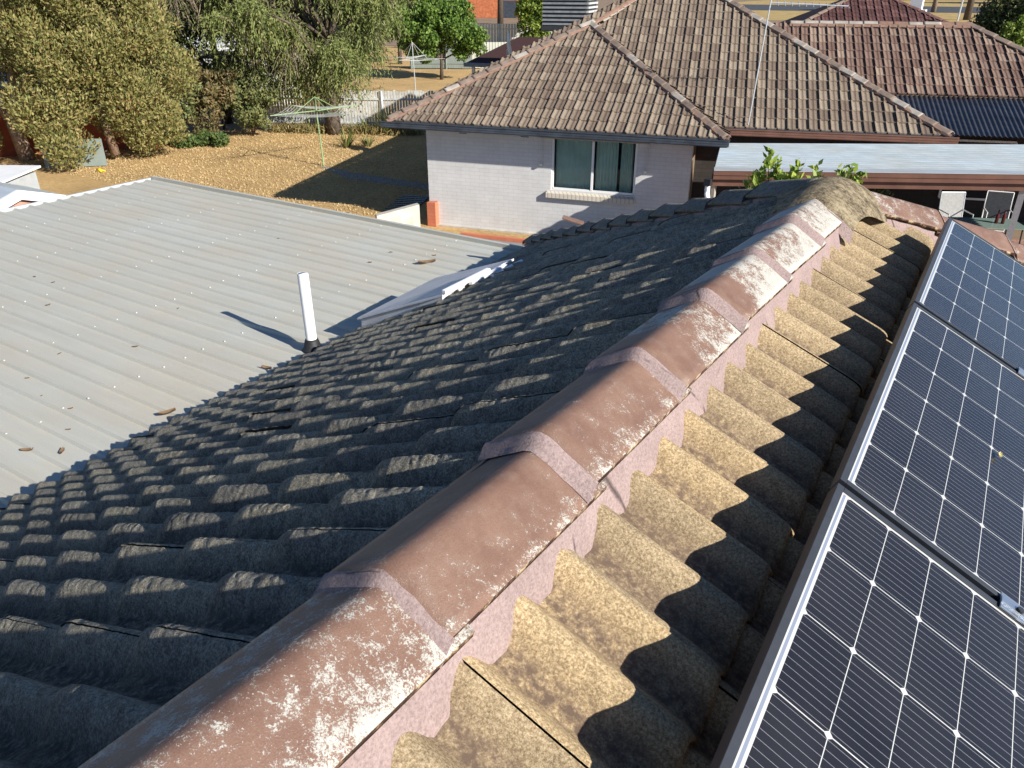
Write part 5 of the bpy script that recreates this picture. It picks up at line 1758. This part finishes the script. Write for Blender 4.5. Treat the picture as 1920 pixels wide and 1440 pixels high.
# white gabled playhouse just past the carport end
ph_ = empty('playhouse', (-14.1, 6.6, 0), R(90), 'white gabled cubby roof poking out past the carport end', 'cubby house')
b = MB()
def gable(b, w_, z0, zp, th):
    b.hexa([(-w_, -0.04, z0), (0, -0.04, zp - th), (0, 0.04, zp - th), (-w_, 0.04, z0), (-w_, -0.04, z0 + th), (0, -0.04, zp), (0, 0.04, zp), (-w_, 0.04, z0 + th)])
    b.hexa([(0, -0.04, zp - th), (w_, -0.04, z0), (w_, 0.04, z0), (0, 0.04, zp - th), (0, -0.04, zp), (w_, -0.04, z0 + th), (w_, 0.04, z0 + th), (0, 0.04, zp)])
gable(b, 1.25, 1.66, 2.22, 0.16); b.build('barge_board', M['white_paint'], ph_)
b = MB(); b.add([(-1.1, 0.06, 1.64), (1.1, 0.06, 1.64), (0, 0.06, 2.12)], [(0, 1, 2)]); b.add([(-0.9, 0.05, 0), (0.9, 0.05, 0), (0.9, 0.05, 1.6), (-0.9, 0.05, 1.6)], [(0, 1, 2, 3)]); b.build('gable_wall', plain('salmon_board', (0.42, 0.22, 0.16), 0.8), ph_)
b = MB(); b.hexa([(-1.2, 0.03, 1.72), (0, 0.03, 2.17), (0, 2.2, 2.17), (-1.2, 2.2, 1.72), (-1.2, 0.03, 1.77), (0, 0.03, 2.22), (0, 2.2, 2.22), (-1.2, 2.2, 1.77)])
b.hexa([(0, 0.03, 2.17), (1.2, 0.03, 1.72), (1.2, 2.2, 1.72), (0, 2.2, 2.17), (0, 0.03, 2.22), (1.2, 0.03, 1.77), (1.2, 2.2, 1.77), (0, 2.2, 2.22)]); b.build('roof', M['shed'], ph_)

# fences
def paling_fence(p0, p1, h, pw, gap, mat, lab, rails=True, name='paling_fence', jit=0.03):
    p0 = V(*p0, 0); p1 = V(*p1, 0)
    d = (p1 - p0); L = d.length; d.normalize(); n = V(-d.y, d.x, 0)
    t = empty(name, p0, 0, lab, 'fence')
    b = MB(); s = 0.0
    while s < L:
        hh = h + random.uniform(-jit, jit)
        c = d * (s + pw / 2)
        b.box((c.x, c.y, hh / 2 + 0.03), (pw, 0.018, hh - 0.06), (d, n, V(0, 0, 1)))
        s += pw + gap
    b.build('palings', mat, t)
    if rails:
        b = MB()
        for z in (h * 0.22, h * 0.8):
            a = -n * 0.03 + V(0, 0, z); b.bar(a, a + d * L, 0.045, 0.07)
        b.build('rail', mat, t)
        k = 0.0
        while k < L:
            b = MB(); c = d * k - n * 0.06; b.box((c.x, c.y, h * 0.5), (0.09, 0.09, h)); b.build('post', mat, t); k += 2.4
    return t
paling_fence((-25.8, 22.1), (-19.4, 25.65), 1.55, 0.085, 0.03, M['paling'], 'weathered whitish paling fence behind the weeping tree and the lawn')
paling_fence((-36.5, 44.6), (-33.0, 46.7), 1.7, 0.17, 0.012, M['fence_shadow'], 'metal fence behind the citrus tree, shade painted into its grey green colour', True, 'metal_fence', 0.0)
paling_fence((-33.0, 46.9), (-27.4, 50.2), 1.7, 0.17, 0.03, M['fence_cream'], 'cream ribbed metal fence right of the citrus tree', False, 'metal_fence', 0.0)
paling_fence((-47.0, 58.5), (-36.0, 64.5), 2.1, 0.20, 0.05, M['fence_cream'], 'farther white metal gate and fence behind the satellite dish', True, 'metal_fence', 0.0)
# lean-to white roof and boards seen through the weeping tree
gb = empty('white_shed', (-33.6, 27.4, 0), R(24), 'white walled shed glimpsed through the weeping tree', 'shed')
b = MB(); b.box((0, 0, 1.3), (5.6, 2.6, 2.6)); b.build('wall', plain('pale_render', (0.62, 0.62, 0.58), 0.8), gb)
b = MB(); b.hexa([(-3, -1.6, 2.45), (3, -1.6, 2.45), (3, 1.6, 2.95), (-3, 1.6, 2.95), (-3, -1.6, 2.5), (3, -1.6, 2.5), (3, 1.6, 3.0), (-3, 1.6, 3.0)]); b.build('roof', M['white_paint'], gb)

# far buildings
og = empty('garage', (-80, 122, 0), R(20), 'orange brick building behind the gum tree at the top edge', 'building')
b = MB(); b.box((0, 0, 2.2), (16, 8, 4.4)); b.build('wall', M['orange_brick'], og)
b = MB(); b.box((0, 0, 4.55), (17, 9, 0.3)); b.build('roof', M['dark_corr'], og)
b = MB(); b.box((2.6, -4.03, 1.3), (2.6, 0.08, 2.6)); b.build('door', M['gutter_grey'], og)
# dark tiled house with the louvred cooler
dh = empty('tiled_bungalow', (0, 0, 0), 0, 'dark red tiled house farther back behind the brick house', 'house')
z0 = 2.6
dR = V(0.94, 0.342, 0); nR = V(-0.342, 0.94, 0)
LR = 13.0
h0 = V(1.4, 35.1, 2.19) - dR * LR
roofR = marseille_field('roof', h0, dR, nR, LR, 20, M['marseille_red'], dh, [(tuple(h0 + dR * LR), tuple((dR + nR).normalized())), (tuple(h0), tuple((-dR + nR).normalized()))], 24, 0.3, 0.33)
b = MB()
TR = math.tan(R(24))
top0 = h0 + (dR + nR) * LR / 2 + up_ * TR * LR / 2; top1 = top0.copy()
hr = h0 + dR * LR
b.add([bk(h0 + dz), bk(hr + dz), bk(top1 + dz), bk(top0 + dz)], [(0, 1, 2, 3)])
b.add([bk(hr + dz), bk(hr + nR * 12 + dz), bk(top1 + dz)], [(0, 1, 2)])
b.add([bk(h0 + dz), bk(top0 + dz), bk(h0 + nR * 12 + dz)], [(0, 1, 2)])
b.add([bk(top0 + dz), bk(hr + nR * 12 + dz), bk(h0 + nR * 12 + dz)], [(0, 1, 2)])
b.build('hidden_roof', M['marseille_red'], dh)
cap_run(h0 + up_ * 0.07, top0 + up_ * 0.07, 18, 0.12, 0.065, 0.02, [M['cap_house'], M['cap_red']], roofR, False, None)
cap_run(hr + up_ * 0.07, top1 + up_ * 0.07, 18, 0.12, 0.065, 0.02, [M['cap_red'], M['cap_red']], roofR, False, None)
b = MB()
for (a, c) in ((h0 + nR * .5 + dR * .5, hr + nR * .5 - dR * .5),):
    b.bar(V(a.x, a.y, 1.0), V(c.x, c.y, 1.0), 0.2, 2.1)
b.bar(V(*(hr + nR * .5 - dR * .5).to_2d(), 1.0), V(*(hr + nR * 11 - dR * .5).to_2d(), 1.0), 0.2, 2.1)
b.bar(V(*(h0 + nR * .5 + dR * .5).to_2d(), 1.0), V(*(h0 + nR * 11 + dR * .5).to_2d(), 1.0), 0.2, 2.1)
b.build('wall', M['brick_tan'], dh)
b = MB(); c = V(-4.9, 38.6, 4.85)
b.box((c.x, c.y, c.z), (0.45, 0.45, 1.3)); b.box((c.x, c.y, c.z - 0.62), (0.8, 0.5, 0.2)); b.build('chimney', M['white_paint'], dh)

# louvred evaporative cooler on a mount beside the left hip
ec = empty('roof_cooler', (-12.9, 23.7, 0), R(14), 'dark grey louvred evaporative cooler on the roof behind the left hip', 'cooler')
b = MB(); b.box((0, 0, 4.55), (1.42, 1.2, 1.0)); b.box((0, 0, 4.05), (1.5, 1.28, 0.16)); b.build('cabinet', M['steel_dark'], ec, False, 0.02)
for sy, ax_ in ((-0.63, 0), (0.63, 0)):
    b = MB()
    for k in range(7):
        b.box((0, sy, 4.18 + k * 0.115), (1.40, 0.05, 0.055))
    b.build('louvre', plain('grey_louvre', (0.26, 0.27, 0.28), 0.5), ec)
b = MB()
for k in range(7):
    b.box((0.735, 0, 4.18 + k * 0.115), (0.05, 1.2, 0.055))
b.build('louvre', plain('pale_louvre', (0.55, 0.56, 0.56), 0.5), ec)
b = MB(); b.box((0, 0, 3.4), (0.85, 0.85, 1.2)); b.build('duct', M['gutter_grey'], ec)
# small dark roof below the cooler (porch), with a satellite dish on the hip
pc = empty('porch', (-16.3, 25.6, 0), R(12), 'small dark tiled porch roof with grey gutter under the cooler', 'porch')
b = MB(); b.hexa([(-1.3, -1.1, 2.72), (1.9, -1.1, 2.72), (1.9, 1.4, 3.45), (-0.2, 1.4, 3.45), (-1.3, -1.1, 2.78), (1.9, -1.1, 2.78), (1.9, 1.4, 3.51), (-0.2, 1.4, 3.51)]); b.build('roof', M['marseille_red'], pc)
b = MB(); b.bar((-1.35, -1.16, 2.72), (1.95, -1.16, 2.72), 0.1, 0.13); b.build('gutter', plain('mid_grey_gutter', (0.22, 0.23, 0.24), 0.4), pc)
for x in (-1.1, 1.7):
    b = MB(); b.box((x, -0.9, 1.35), (0.1, 0.1, 2.7)); b.build('post', M['galv'], pc)
sd = empty('satellite_dish', (-13.05, 20.3, 3.2), 0, 'pale satellite dish seen edge on behind the left hip', 'satellite dish')
vs = []; fs = []
nR_, nA_ = 5, 20
axd = V(0.80, 0.58, 0.15).normalized(); a1 = axd.cross(V(0, 0, 1)).normalized(); a2 = a1.cross(axd)
for i in range(nR_ + 1):
    r = 0.40 * i / nR_
    for k in range(nA_):
        t = 2 * math.pi * k / nA_
        vs.append(tuple(a1 * r * math.cos(t) + a2 * r * 1.1 * math.sin(t) + axd * (r * r * 0.6) + V(0, 0, 0.45)))
for i in range(nR_):
    for k in range(nA_):
        q = i * nA_ + k; q2_ = i * nA_ + (k + 1) % nA_
        fs.append((q, q2_, q2_ + nA_, q + nA_))
mesh('dish', vs, fs, plain('pale_dish', (0.66, 0.72, 0.72), 0.4), sd, True)
b = MB(); b.tube([(0, 0, -0.6), (0, 0, 0.42)], 0.02, 6); b.build('mast', M['galv'], sd)
